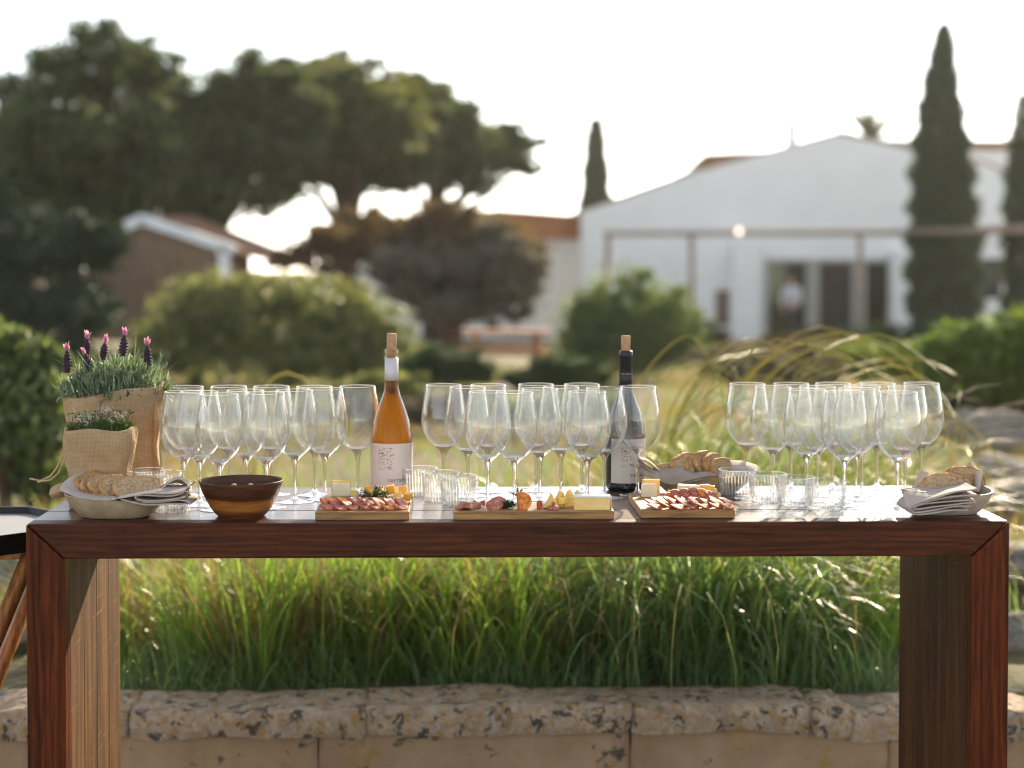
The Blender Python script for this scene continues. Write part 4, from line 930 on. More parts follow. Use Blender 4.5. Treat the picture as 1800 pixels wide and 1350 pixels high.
# bowls
def oval_bowl(name, px, D, rx, ry, h, mat, label, rz=0., p=2.6):
    def fn(q, a, r, z):
        c, s = math.cos(a), math.sin(a); k_ = (abs(c) ** p + abs(s) ** p) ** (-1 / p); n_ = .004 * math.sin(a * 2 + .7) * (z / h)
        return (rx * r * k_ * c, ry * r * k_ * s, z + n_)
    prof = dense([(.0001, .0), (.55, .0), (.68, .002), (.82, h * .35), (.93, h * .7), (.985, h * .95), (1.0, h)], 3); inn = [(r - .035, z + .0025 if z < h * .9 else z + .0005) for r, z in prof[::-1] if r > .1] + [(.0001, .004)]
    o = link(name, lathe_mesh(name, prof + inn, 64, fn=fn), mat, None, tpos(px, D), (0, 0, rz)); return tag(o, label, 'bowl')
oval_bowl('oval_bowl', 204, 3.405, .104, .072, .044, M['stoneware'], 'oval beige stoneware bowl holding bread at the left table end', rad(-3))
oval_bowl('oval_bowl', 1664, 3.42, .094, .070, .048, M['stoneware2'], 'pale stoneware bowl with bread at the right table end', rad(8))
oval_bowl('oval_bowl', 1232, 3.735, .115, .066, .046, M['stoneware'], 'oval stoneware bowl holding bread behind the right serving board')
wb = link('wooden_bowl', lathe_mesh('wooden_bowl', dense([(.0001, .0), (.044, .0), (.048, .0015), (.056, .009), (.0665, .025), (.0770, .045), (.0838, .062), (.0866, .0725)], 4) + [(.0862, .0742), (.0835, .0738)] + dense([(.0822, .070), (.075, .046), (.062, .024), (.045, .011), (.0001, .008)], 3), 72), M['acacia'], None, tpos(424, 3.405))
tag(wb, 'dark two-tone wooden bowl with nuts near the front table edge', 'bowl')
nm = lathe_mesh('nut', dense([(.0001, -.0065), (.005, -.0045), (.0068, 0), (.005, .0045), (.0015, .0075), (.0001, .0078)], 2), 14); nm.materials.append(M['nut'])
rr0 = random.Random(4); c = tpos(424, 3.405)
for i, (dx, dy, dz) in enumerate([(-.016, .008, .0590), (.018, .012, .0592)] + [(.05 * math.cos(k * 2.4) * math.sqrt(k / 14), .05 * math.sin(k * 2.4) * math.sqrt(k / 14), .047 + .004 * math.sin(k * 3)) for k in range(14)]):
    o = link('nut', nm, None, None, c + Vector((dx, dy, dz)), (rr0.uniform(0, 3), rr0.uniform(0, 3), 0))
    tag(o, ['pale nut peeking above the wooden bowl rim, the left one', 'pale nut peeking above the wooden bowl rim, the right one'][i] if i < 2 else 'pale nut lying deep inside the wooden bowl', 'nut', 'nuts in the wooden bowl')
nb_ = link('nut', nm, None)
bpy.data.objects.remove(nb_)

# bread slices: a crumb with a crust round it
def bread_slice(loc, rot, w_, h_, label, seed=0, t=.013, grp=None):
    r = random.Random(seed); root = empty('bread_slice', loc, label, 'bread slice', grp); root.rotation_euler = rot
    pts = []
    N = 30
    for i in range(N):
        a = 2 * math.pi * i / N; c, s = math.cos(a), math.sin(a)
        x = 1.06 * w_ / 2 * (abs(c) ** .8) * (1 if c > 0 else -1); z = h_ / 2 * (abs(s) ** .75) * (1 if s > 0 else -1)
        if s < 0: z *= .85
        j = 1 + r.uniform(-.022, .022) + .05 * math.sin(2 * a + seed) + .035 * math.sin(5 * a + seed * 2) + .025 * math.sin(9 * a + seed * 3); pts.append((x * j, z * j + h_ * .42))
    def ring(k_, y, ins):
        cz = h_ * .42; out = []
        for (x, z) in pts: l = math.hypot(x, z - cz); q = (l - ins) / l * k_; out.append((x * q, y, cz + (z - cz) * q))
        return out
    V = []; f = []
    for y, ins, sg in ((-t / 2, .0030, 1), (t / 2, .0030, -1)):
        levels = [(1, ins), (.75, ins), (.5, ins), (.25, ins)]; b0 = len(V)
        for kk, i_ in levels:
            for q in ring(kk, y, i_): V.append((q[0], q[1] + (r.uniform(-.0007, .0007) if kk < 1 else 0), q[2]))
        V.append((0, y, h_ * .42)); ce = len(V) - 1
        for L in range(3):
            for i in range(N): f.append((b0 + L * N + i, b0 + L * N + (i + 1) % N, b0 + (L + 1) * N + (i + 1) % N, b0 + (L + 1) * N + i)[::sg])
        for i in range(N): f.append((b0 + 3 * N + i, b0 + 3 * N + (i + 1) % N, ce)[::sg])
    link('crumb', pymesh('crumb', V, f), M['crumb'], root)
    V = []; f = []; prof = [(-t / 2 - .0002, .0034), (-t / 2 - .0006, .001), (-t / 2 + .001, -.0006), (0, -.0012), (t / 2 - .001, -.0006), (t / 2 + .0006, .001), (t / 2 + .0002, .0034)]
    for y, ins in prof:
        for q in ring(1, y, ins): V.append((q[0] + r.uniform(-.0009, .0009), q[1], q[2] + r.uniform(-.0009, .0009)))
    for L in range(len(prof) - 1):
        for i in range(N): f.append((L * N + i, L * N + (i + 1) % N, (L + 1) * N + (i + 1) % N, (L + 1) * N + i)[::-1])
    link('crust', pymesh('crust', V, f), M['crust'], root); return root
def zat(px, py, D): return at(px, py, D - 3.3)
bread = [ # px, py (foot), D, w, h, rx(back tilt), rz, label
    (168, 872, 3.445, .075, .058, -.45, .85, 'farthest left bread slice in the left bowl'), (182, 874, 3.43, .080, .058, -.50, .80, 'second bread slice from the left in the left bowl'),
    (197, 875, 3.415, .082, .056, -.55, .72, 'third bread slice from the left in the left bowl'), (214, 876, 3.405, .085, .054, -.60, .55, 'fourth bread slice from the left in the left bowl'),
    (240, 875, 3.385, .100, .052, -.70, .18, 'front bread slice showing its whole face in the left bowl'),
    (1212, 842, 3.70, .082, .062, -.25, .35, 'broad front bread slice in the rear bowl'), (1185, 844, 3.69, .085, .045, -.5, .05, 'low bread slice leaning left in the rear bowl'), (1228, 840, 3.72, .075, .060, -.22, .75, 'second standing bread slice in the rear bowl'),
    (1243, 839, 3.73, .080, .066, -.15, .9, 'tallest bread slice in the rear bowl'), (1256, 840, 3.73, .075, .060, -.18, .95, 'fourth standing bread slice in the rear bowl'), (1268, 840, 3.725, .070, .048, -.2, .7, 'small rightmost bread slice in the rear bowl'),
    (1656, 874, 3.41, .092, .052, -.28, .06, 'front bread slice with torn crust in the right bowl'), (1668, 872, 3.425, .088, .052, -.26, .12, 'bread slice right behind the front one in the right bowl'),
    (1694, 866, 3.45, .076, .062, -.22, .2, 'tall round bread slice in the right bowl'), (1702, 866, 3.465, .074, .058, -.22, .25, 'rearmost bread slice in the right bowl')]
for i, (px, py, D, w_, h_, tx, rz, lab) in enumerate(bread):
    p = zat(px, py, D); bread_slice(p, (tx, 0, rz), w_, h_, 'seeded brown ' + lab, i + 1, .013, 'sliced bread in bowls')

# napkins
def ribbon(name, prof, y0, y1, mat, parent, th=.0022, ny=8, wob=.0015, skew=0., seed=1.):
    """A cloth band: a curve in XZ swept along Y, with thickness."""
    pr = dense([(a, b) for a, b in prof], 5); n = len(pr); V = []; f = []
    for s in (0, 1):
        for j in range(ny + 1):
            t = j / ny; y = y0 + (y1 - y0) * t
            for i, (x, z) in enumerate(pr):
                a = pr[max(i - 1, 0)]; b = pr[min(i + 1, n - 1)]; dx, dz = b[0] - a[0], b[1] - a[1]; l = math.hypot(dx, dz) or 1
                o = (s - .5) * th; V.append((x - dz / l * o + skew * t, y + wob * math.sin(x * 60 + seed), z + dx / l * o + wob * math.sin(x * 45 + t * 3 + seed) * .8))
    m_ = n * (ny + 1)
    idx = lambda s, j, i: s * m_ + j * n + i
    for j in range(ny):
        for i in range(n - 1):
            f.append((idx(0, j, i), idx(0, j + 1, i), idx(0, j + 1, i + 1), idx(0, j, i + 1))); f.append((idx(1, j, i), idx(1, j, i + 1), idx(1, j + 1, i + 1), idx(1, j + 1, i)))
    for i in range(n - 1):
        for j in (0, ny): q = (idx(0, j, i), idx(0, j, i + 1), idx(1, j, i + 1), idx(1, j, i)); f.append(q if j == 0 else q[::-1])
    for j in range(ny):
        for i in (0, n - 1): q = (idx(0, j, i), idx(1, j, i), idx(1, j + 1, i), idx(0, j + 1, i)); f.append(q if i == 0 else q[::-1])
    return link(name, pymesh(name, V, f), mat, parent)
def sheet(name, rows, mat, parent, th=.002):
    """A cloth surface through rows of points (each row the same length), smoothed and thickened."""
    R_ = [[Vector(p) for p in r] for r in rows]
    def cr(p0, p1, p2, p3, t): return .5 * (2 * p1 + (p2 - p0) * t + (2 * p0 - 5 * p1 + 4 * p2 - p3) * t * t + (3 * p1 - p0 - 3 * p2 + p3) * t ** 3)
    def den(l, n):
        o = []
        for i in range(len(l) - 1):
            for k_ in range(n): o.append(cr(l[max(i - 1, 0)], l[i], l[i + 1], l[min(i + 2, len(l) - 1)], k_ / n))
        return o + [l[-1]]
    R_ = [den(r, 5) for r in R_]; cols = [den([r[i] for r in R_], 5) for i in range(len(R_[0]))]
    n, m_ = len(cols), len(cols[0]); V = [cols[i][j] for i in range(n) for j in range(m_)]
    f = [(i * m_ + j, (i + 1) * m_ + j, (i + 1) * m_ + j + 1, i * m_ + j + 1) for i in range(n - 1) for j in range(m_ - 1)]
    o = link(name, pymesh(name, V, f), mat, parent); s = o.modifiers.new('thick', 'SOLIDIFY'); s.thickness = th; s.offset = 0; return o
def rel(root, px, py, D): return zat(px, py, D) - root.location
# left napkin
na = empty('napkin', zat(230, 872, 3.40), 'off-white linen napkin folded over the right rim of the left bread bowl', 'napkin')
k = 3.34 / F
def P2(root, pts, D):
    o = root.location; return [(at(px, py, D - 3.3).x - o.x, at(px, py, D - 3.3).z - o.z) for px, py in pts]
yy0 = 3.325 - 3.3 - na.location.y
ribbon('folded_layers', P2(na, [(206, 876), (225, 874), (262, 866.5), (300, 866.5), (322, 864), (330, 856)], 3.33), yy0, yy0 + .11, M['linen'], na)
ribbon('folded_layers', P2(na, [(322, 868), (300, 872), (262, 869.5), (242, 870.5), (238, 874), (244, 878), (270, 879.5), (300, 878), (326, 875)], 3.33), yy0 + .001, yy0 + .11, M['linen'], na, seed=2.)
ribbon('folded_layers', P2(na, [(212, 878), (235, 882.5), (262, 886.5), (300, 887), (335, 886), (318, 880), (280, 883), (250, 881)], 3.33), yy0 + .002, yy0 + .10, M['linen'], na, seed=3.)
sheet('draped_corner', [[rel(na, 262, 862, 3.40), rel(na, 285, 858, 3.40), rel(na, 298, 848, 3.40), rel(na, 315, 842, 3.40), rel(na, 329, 852, 3.40), rel(na, 332, 866, 3.40)],
      [rel(na, 262, 860, 3.43), rel(na, 285, 854, 3.43), rel(na, 298, 844, 3.43), rel(na, 315, 838, 3.43), rel(na, 326, 846, 3.43), rel(na, 330, 860, 3.43)],
      [rel(na, 262, 862, 3.47), rel(na, 282, 856, 3.47), rel(na, 298, 850, 3.47), rel(na, 312, 848, 3.47), rel(na, 322, 852, 3.47), rel(na, 326, 862, 3.47)]], M['linen'], na)
sheet('rising_corner', [[rel(na, 104, 862, 3.42), rel(na, 120, 868, 3.37), rel(na, 143, 876, 3.345), rel(na, 175, 879, 3.338), rel(na, 205, 878, 3.336)],
      [rel(na, 112, 848, 3.44), rel(na, 125, 856, 3.42), rel(na, 145, 866, 3.40), rel(na, 175, 873, 3.38), rel(na, 205, 874, 3.37)],
      [rel(na, 132, 834, 3.46), rel(na, 140, 842, 3.45), rel(na, 152, 856, 3.44), rel(na, 178, 864, 3.43), rel(na, 205, 870, 3.42)],
      [rel(na, 148, 830, 3.48), rel(na, 155, 838, 3.47), rel(na, 166, 850, 3.47), rel(na, 190, 858, 3.47), rel(na, 215, 864, 3.47)]], M['linen'], na)
# right napkin
nr = empty('napkin', zat(1650, 875, 3.38), 'pale linen napkin folded in thick layers over the right bread bowl', 'napkin')
yy0 = 3.318 - 3.3 - nr.location.y
ribbon('folded_layers', P2(nr, [(1716, 857), (1706, 860), (1680, 864), (1650, 872), (1615, 880), (1598, 889), (1597, 897), (1608, 902), (1640, 900), (1672, 897), (1700, 896)], 3.33), yy0, yy0 + .09, M['linen'], nr, .0024)
ribbon('folded_layers', P2(nr, [(1716, 868), (1690, 870), (1655, 876), (1620, 883), (1602, 889), (1600, 895), (1608, 899), (1645, 896), (1680, 889), (1703, 888)], 3.33), yy0 + .0015, yy0 + .09, M['linen'], nr, .0022, seed=2.)
ribbon('folded_layers', P2(nr, [(1712, 878), (1690, 878), (1650, 883), (1618, 887), (1605, 891), (1612, 895), (1650, 890), (1690, 883), (1714, 881)], 3.33), yy0 + .003, yy0 + .09, M['linen'], nr, .0022, seed=3.)
sheet('draped_side', [[rel(nr, 1588, 868, 3.36), rel(nr, 1592, 890, 3.33), rel(nr, 1606, 900, 3.325)], [rel(nr, 1594, 862, 3.38), rel(nr, 1606, 873, 3.345), rel(nr, 1622, 879, 3.33)],
      [rel(nr, 1610, 858, 3.40), rel(nr, 1628, 866, 3.36), rel(nr, 1648, 872, 3.335)], [rel(nr, 1622, 856, 3.42), rel(nr, 1650, 864, 3.37), rel(nr, 1676, 866, 3.34)], [rel(nr, 1640, 860, 3.42), rel(nr, 1680, 862, 3.37), rel(nr, 1714, 857, 3.345)]], M['linen'], nr)
sheet('rear_corner', [[rel(nr, 1596, 866, 3.45), rel(nr, 1612, 858, 3.45), rel(nr, 1632, 862, 3.44)], [rel(nr, 1606, 852, 3.46), rel(nr, 1618, 848, 3.46), rel(nr, 1640, 856, 3.45)], [rel(nr, 1612, 838, 3.47), rel(nr, 1624, 828, 3.47), rel(nr, 1644, 842, 3.46)]], M['linen'], nr)
sheet('upright_corner', [[rel(nr, 1712, 866, 3.43), rel(nr, 1714, 846, 3.44), rel(nr, 1716, 828, 3.45)], [rel(nr, 1718, 864, 3.42), rel(nr, 1721, 845, 3.43), rel(nr, 1725, 828, 3.44)], [rel(nr, 1722, 866, 3.44), rel(nr, 1724, 848, 3.45), rel(nr, 1727, 832, 3.46)]], M['linen'], nr)
# rear napkin
nm2 = empty('napkin', zat(1200, 845, 3.66), 'taupe linen napkin lining the rear bread bowl', 'napkin')
yy0 = 3.665 - 3.3 - nm2.location.y
ribbon('folded_layers', P2(nm2, [(1126, 808), (1140, 812), (1156, 824), (1172, 833), (1200, 836), (1226, 838)], 3.67), yy0, yy0 + .06, M['linen2'], nm2, .003)
ribbon('folded_layers', P2(nm2, [(1124, 812), (1135, 820), (1150, 830), (1165, 838), (1190, 843), (1215, 843), (1240, 834)], 3.67), yy0 - .004, yy0 + .05, M['linen2'], nm2, .003, seed=2.)
ribbon('folded_layers', P2(nm2, [(1123, 822), (1130, 832), (1150, 839), (1170, 848), (1185, 851), (1205, 847), (1240, 838)], 3.67), yy0 - .008, yy0 + .05, M['linen2'], nm2, .003, seed=3.)
sheet('front_drape', [[rel(nm2, 1124, 812, 3.68), rel(nm2, 1124, 826, 3.668), rel(nm2, 1134, 836, 3.66)], [rel(nm2, 1150, 826, 3.67), rel(nm2, 1152, 834, 3.66), rel(nm2, 1160, 846, 3.655)],
      [rel(nm2, 1172, 824, 3.67), rel(nm2, 1176, 838, 3.66), rel(nm2, 1182, 852, 3.655)], [rel(nm2, 1192, 822, 3.67), rel(nm2, 1200, 834, 3.66), rel(nm2, 1206, 846, 3.655)], [rel(nm2, 1216, 831, 3.67), rel(nm2, 1226, 836, 3.66), rel(nm2, 1240, 838, 3.655)], [rel(nm2, 1240, 829, 3.67), rel(nm2, 1250, 832, 3.66), rel(nm2, 1262, 836, 3.655)]], M['linen2'], nm2)
sheet('rear_corner', [[rel(nm2, 1285, 834, 3.72), rel(nm2, 1300, 830, 3.71), rel(nm2, 1332, 838, 3.70)], [rel(nm2, 1283, 820, 3.75), rel(nm2, 1308, 818, 3.73), rel(nm2, 1334, 828, 3.72)], [rel(nm2, 1280, 810, 3.78), rel(nm2, 1306, 811, 3.77), rel(nm2, 1330, 818, 3.75)]], M['linen'], nm2)

# ------------------------------------------------------------------ serving boards and food
def board(px0, px1, D0, D1, label):
    a = tpos(px0, D0); b = tpos(px1, D0); o = box('serving_board', ((a.x), D0 - 3.3, T), ((b.x), D1 - 3.3, T + .0175), M['board'], None, .0018)
    return tag(o, label, 'serving board')
board(553.5, 719.5, 3.337, 3.600, 'left wooden serving board with salami, rosemary and orange cheese cubes')
board(797, 1080, 3.335, 3.455, 'long middle wooden serving board with ham, chorizo and cheese')
board(1126.5, 1292.5, 3.352, 3.600, 'right wooden serving board with rows of salami before cheese')
BT = T + .0176
disc = lathe_mesh('slice', dense([(.0001, -.0014), (.0138, -.0014), (.0152, -.0004), (.0152, .0004), (.0138, .0015), (.0001, .0015)], 2), 22, fn=lambda p, a, r, z: (p[0] * (1 + .07 * math.sin(2 * a + 1)), p[1] * (1 + .06 * math.sin(3 * a)), p[2] + .0012 * math.sin(2 * a) * r / .015))
rr0 = random.Random(21)
def slc(px, py, D, kind, lab, tilt=.3, sc=1., rz=None, tx=.12):
    p = zat(px, py, D); z = max(p.z, BT + .0016 + abs(math.sin(tilt)) * .018 * sc)
    me = disc.copy(); me.materials.clear(); me.materials.append(M[kind]); me.materials.append(M['casing'])
    for q in me.polygons:
        c = q.center
        if math.hypot(c.x, c.y) > .0132: q.material_index = 1
        q.use_smooth = True
    o = bpy.data.objects.new('salami_slice', me); C.objects.link(o); o.location = (p.x, D - 3.3, z); o.rotation_euler = (tx, tilt, rr0.uniform(-.2, .2)); o.scale = (sc, sc * rr0.uniform(.9, 1.05), 1.2)
    tag(o, lab, 'salami slice', 'sliced sausage on the serving boards')
N_ = ['first', 'second', 'third', 'fourth', 'fifth', 'sixth', 'seventh', 'eighth']
for bx, bname in ((0, 'left'), (574, 'right')):
    spec = [('front', 895, 3.362, 7, 576, 21.5, ['ham', 'ham', 'salami', 'ham', 'ham', 'chorizo', 'ham'], .2, 1., .16), ('second', 889, 3.385, 8, 571, 19, ['salami', 'ham', 'salami', 'salami', 'ham', 'salami', 'salami', 'ham'], .5, .95, .3),
            ('third', 882, 3.415, 7, 580, 20, ['chorizo', 'chorizo', 'ham', 'salami', 'ham', 'salami', 'chorizo'], .45, .9, .35)]
    for rn, py, D, n, x0, dx, kinds, tilt, sc, tx in spec:
        for i in range(n):
            slc(bx + x0 + i * dx + rr0.uniform(-2, 2), py + rr0.uniform(-1.5, 1.5), D + rr0.uniform(-.006, .006), kinds[i], '%s slice, %s from the left in the %s row on the %s board' % ({'ham': 'pale pink salami', 'salami': 'dark red salami', 'chorizo': 'orange chorizo'}[kinds[i]], N_[i], rn, bname), tilt + rr0.uniform(-.1, .15), sc, None, tx)
for i, (px, py, k_) in enumerate([(1188, 868, 'ham'), (1204, 866, 'salami'), (1220, 864, 'salami'), (1234, 866, 'chorizo'), (1248, 870, 'salami'), (1176, 873, 'chorizo')]):
    slc(px, py, 3.44, k_, 'sausage slice, %s in the heap at the top of the right board' % N_[i], .5, .8, None, .7)
def chunk(name, px, py, D, dims, rot, mat, lab, cat, grp=None, bevel=.0012, rest=True):
    p = zat(px, py, D); me = box_mesh(name, (-dims[0] / 2, -dims[1] / 2, 0), (dims[0] / 2, dims[1] / 2, dims[2]), bevel, 2)
    for v in me.vertices: v.co += Vector([mnoise.noise(v.co * 90 + Vector((px, 0, i * 7))) * .0009 for i in range(3)])
    o = link(name, me, mat, None, (p.x, D - 3.3, p.z), rot, smooth=False); return tag(o, lab, cat, grp)
def wedge(name, px, py, D, pts, depth, rot, mat, lab, bevel=.001):
    p = zat(px, py, D); o = link(name, prism_mesh(name, pts, -depth / 2, depth / 2, bevel), mat, None, (p.x, D - 3.3, p.z), rot, smooth=False); return tag(o, lab, 'cheese')
G = 'cheese on the serving boards'
zb = lambda D: 472 + (1.55 - BT) * F / D          # pixel row of the board surface at that distance
# left board
chunk('cheese_slab', 600, zb(3.56), 3.56, (.040, .010, .030), (-.15, 0, .1), M['pale'], 'pale cheese slab with yellow rind standing on the left board', 'cheese', G, .003)
chunk('cheese_rind', 600, zb(3.568) - 1, 3.572, (.043, .006, .033), (-.15, 0, .1), M['yellow'], 'yellow-edged cheese slice behind the pale slab on the left board', 'cheese', G, .003)
for i, (px, py, D, s, m_, l_) in enumerate([(624, 868, 3.5, .013, 'yellow', 'small yellow cheese cube beside the rosemary, left side'), (648, 862, 3.5, .014, 'cheddar', 'orange cheese cube behind the rosemary'), (668, 861, 3.53, .014, 'pale', 'pale cheese cube behind the rosemary'),
        (688, 863, 3.5, .017, 'cheddar', 'large orange cheese cube right of the rosemary'), (700, 864, 3.53, .015, 'pale', 'white cheese cube between two orange ones'), (710, 864, 3.5, .017, 'cheddar', 'large orange cheese cube at the right end'),
        (700, 874, 3.47, .015, 'yellow', 'yellow cheese cube in front of the orange ones'), (718, 875, 3.47, .015, 'cheddar', 'orange cheese cube at the right board edge'), (674, 868, 3.5, .014, 'yellow', 'yellow cheese cube under the rosemary'), (655, 872, 3.48, .014, 'cheddar', 'orange cheese cube hidden by the rosemary tips')]):
    chunk('cheese_cube', px, py + 4, D, (s, s, s), (rr0.uniform(-.2, .2), rr0.uniform(-.2, .2), rr0.uniform(-.6, .6)), M[m_], l_ + ' on the left board', 'cheese', G)
chunk('cheese_block', 690, zb(3.51), 3.51, (.062, .03, .009), (0, 0, .05), M['pale'], 'flat pale cheese block under the cubes on the left board', 'cheese', G)
def sprig(px, py, D, n, L, lab, r_=.010, seed=1, dirs=None, mat='rosemary'):
    r = random.Random(seed); root = empty('rosemary_sprig', zat(px, py, D), lab, 'herb sprig'); st_ = []; P0 = []; Dd = []
    for s in range(n):
        a = dirs[s] if dirs else (r.uniform(-.5, .5), r.uniform(-.5, .5), r.uniform(.1, .5)); d = Vector(a).normalized(); p = [d * (L * t) + Vector((0, 0, -.25 * L * t * t)) for t in (0, .33, .66, 1)]
        st_.append((p, [.0009, .0008, .0006, .0004]))
        for q in range(46):
            t = r.random(); b_ = d * (L * t) + Vector((0, 0, -.25 * L * t * t)); v = Vector((r.gauss(0, 1), r.gauss(0, 1), r.gauss(0, 1))).normalized() * .8 + d * .8; P0.append(b_); Dd.append(v.normalized())
    tubes('stem', st_, M['redbark'], root, 5)
    V = []; f = []
    for b_, d in zip(P0, Dd):
        l = r.uniform(.7, 1.1) * r_; s_ = d.cross(Vector((.3, .5, .8))).normalized() * .0008; i = len(V); V += [b_ - s_ * .6, b_ + s_ * .6, b_ + d * l * .6 + s_, b_ + d * l, b_ + d * l * .6 - s_]; f.append((i, i + 1, i + 2, i + 3, i + 4))
    o = link('needles', pymesh('needles', V, f), M[mat], root, smooth=False); o['kind'] = 'stuff'; return root
sprig(655, 874, 3.44, 9, .034, 'green rosemary sprigs piled in the middle of the left board', .011, 1, [(-1, -.2, .35), (-.8, .2, .5), (-.4, -.5, .5), (.2, -.3, .6), (.8, 0, .5), (1, -.3, .3), (.5, .3, .7), (-.9, -.5, .25), (1, .2, .45)])
# middle board
for i, (px, py, w_, c_) in enumerate([(818, 893, .042, 'lying flat, nearest the edge'), (826, 889, .046, 'folded over behind the flat one'), (842, 888, .026, 'with a curled right end')]):
    me = lathe_mesh('ham', dense([(.0001, -.0008), (.95, -.0008), (1., 0), (.95, .0009), (.0001, .0009)], 2), 28, fn=lambda p, a, r, z: (p[0] * w_ / 2, p[1] * w_ / 3, z + .003 * math.sin(a * 3) * r + (.006 * (1 - r) if w_ > .045 else 0)))
    o = link('ham_slice', me, M['ham'], None, zat(px, py, 3.36 + i * .02), (.25 * i, 0, 0)); o.location.z = BT + .0035 + i * .002; tag(o, 'thin pink cured ham slice ' + c_, 'ham slice', 'ham slices on the middle board')
for i, (px, py, D, tilt) in enumerate([(867, 896, 3.352, 1.0), (872, 893, 3.368, 1.0), (878, 891, 3.385, 1.0)]):
    slc(px, py - 7, D, 'ham', 'upright marbled salami slice, %s of three on the middle board' % ('nearest', 'middle', 'rearmost')[i], .25, .95, None, 1.05)
sprig(893, 893, 3.375, 8, .016, 'small thyme sprig between salami and chorizo on the middle board', .010, 3, [(-1, 0, .6), (-.5, -.3, 1), (0, 0, 1), (.5, -.3, 1), (1, 0, .7), (.8, .2, 1.2), (-.6, .2, .2), (.2, -.5, .6)])
sprig(908, 872, 3.40, 4, .020, 'thin herb twig resting against the chorizo', .006, 5, [(.6, 0, .9), (.1, 0, 1), (-.6, 0, .5), (.9, 0, .5)])
pts = [(.0195 * math.cos(a), .019 * math.sin(a) + .018) for a in np.linspace(-1.9, 2.0, 22)]
ch = wedge('chorizo_chunk', 917, zb(3.365), 3.365, pts, .022, (-.1, 0, .25), M['chorizo'], 'thick halved chorizo chunk with rough orange cut face', .002); ch['category'] = 'chorizo'
chunk('sausage_end', 948.5, zb(3.37), 3.37, (.011, .012, .018), (0, 0, .3), M['casing'], 'small dark red sausage end beside the yellow cheese', 'sausage', None, .003)
tri = [(-.014, 0), (.014, 0), (.002, .026)]; tri2 = [(-.013, 0), (.013, .002), (.009, .02), (-.004, .024)]
for i, (px, py, D, s, pt_, rz, lb_) in enumerate([(968, 893, 3.375, 1.15, tri, .2, 'tall pointed yellow cheese piece nearest the sausage end'), (984, 893, 3.40, .95, tri2, -.3, 'yellow cheese piece behind the pink knob'), (998, 892, 3.40, 1.0, tri2, .5, 'yellow cheese piece left of the rinded wedge'),
        (984, 880, 3.42, .8, tri, .6, 'yellow cheese tip on top of the pile'), (1000, 876, 3.42, .75, tri, -.5, 'topmost yellow cheese tip of the pile'), (1014, 878, 3.43, .8, tri, .2, 'yellow cheese tip above the rinded wedge'), (990, 886, 3.385, .6, tri2, .9, 'small bright yellow cheese crumb in the pile')]):
    o = wedge('cheese_wedge', px, py, D, [(a * s, b_ * s) for a, b_ in pt_], .014, (rr0.uniform(-.2, .2), 0, rz), M['yellow'], lb_ + ' on the middle board'); o['group'] = G
kn = link('pink_knob', lathe_mesh('pink_knob', dense([(.0001, 0), (.009, .0004), (.0128, .004), (.0115, .009), (.006, .0115), (.0035, .0125), (.0042, .015), (.0030, .019), (.0001, .020)], 3), 24), M['ham'], None, zat(973, zb(3.352), 3.352)); tag(kn, 'pink onion-shaped sausage tip in front of the yellow cheese', 'sausage')
br = empty('brie_wedge', zat(1041, zb(3.365), 3.365), 'creamy cheese wedge with white rind at the right end of the middle board', 'cheese', G)
link('body', prism_mesh('body', [(-.038, 0), (.036, 0), (.0375, .027), (-.0375, .028)], -.013, .013, .002), M['cream'], br, smooth=False)
link('rind', prism_mesh('rind', [(-.0385, .0275), (-.037, .0315), (.037, .0305), (.0385, .0265)], -.0145, .0145, .001), M['white'], br, smooth=False)
link('side_rind', box_mesh('side_rind', (.0376, -.0135, .001), (.0395, .0135, .0262), .0006), M['rind'], br, smooth=False)
# right board
chunk('cheese_slab', 1141, zb(3.545), 3.545, (.034, .007, .030), (-.12, 0, .12), M['pale'], 'pale cheese slab standing in front on the right board', 'cheese', G, .0015)
chunk('cheese_slab', 1145, zb(3.56), 3.562, (.038, .008, .038), (-.12, 0, .12), M['yellow'], 'taller yellowish cheese slab at the back left of the right board', 'cheese', G, .0015)
chunk('cheese_block', 1210, 872, 3.50, (.048, .022, .024), (0, .05, -.08), M['pale'], 'white cheese block with red rind at the back of the right board', 'cheese', G, .002)
chunk('cheese_rind', 1215, 867, 3.486, (.028, .004, .009), (0, .03, 0), M['casing'], 'red rind strip on the white cheese block', 'cheese', G)
chunk('cheese_cube', 1239, 868, 3.50, (.022, .020, .020), (0, 0, .12), M['cheddar'], 'large orange cheese cube at the back of the right board', 'cheese', G, .0015)
chunk('cheese_cube', 1249, 869, 3.515, (.018, .018, .019), (0, 0, -.2), M['cheddar'], 'orange cheese cube right of the large one on the right board', 'cheese', G, .0015)
chunk('cheese_cube', 1178, 872, 3.47, (.014, .012, .012), (0, .3, .4), M['cheddar'], 'small orange cheese cube left of the white block', 'cheese', G)
chunk('cheese_block', 1245, 876, 3.48, (.040, .02, .009), (0, 0, 0), M['pale'], 'flat pale cheese under the orange cubes of the right board', 'cheese', G)
for i, (px, py) in enumerate([(1262, 872), (1256, 864), (1248, 878)]):
    o = link('nut', nm, None, None, zat(px, py, 3.46), (0, .5, 0)); tag(o, 'roasted nut %s' % ('at the right rim of the right board', 'on top of the orange cheese of the right board', 'among the salami of the right board')[i], 'nut')

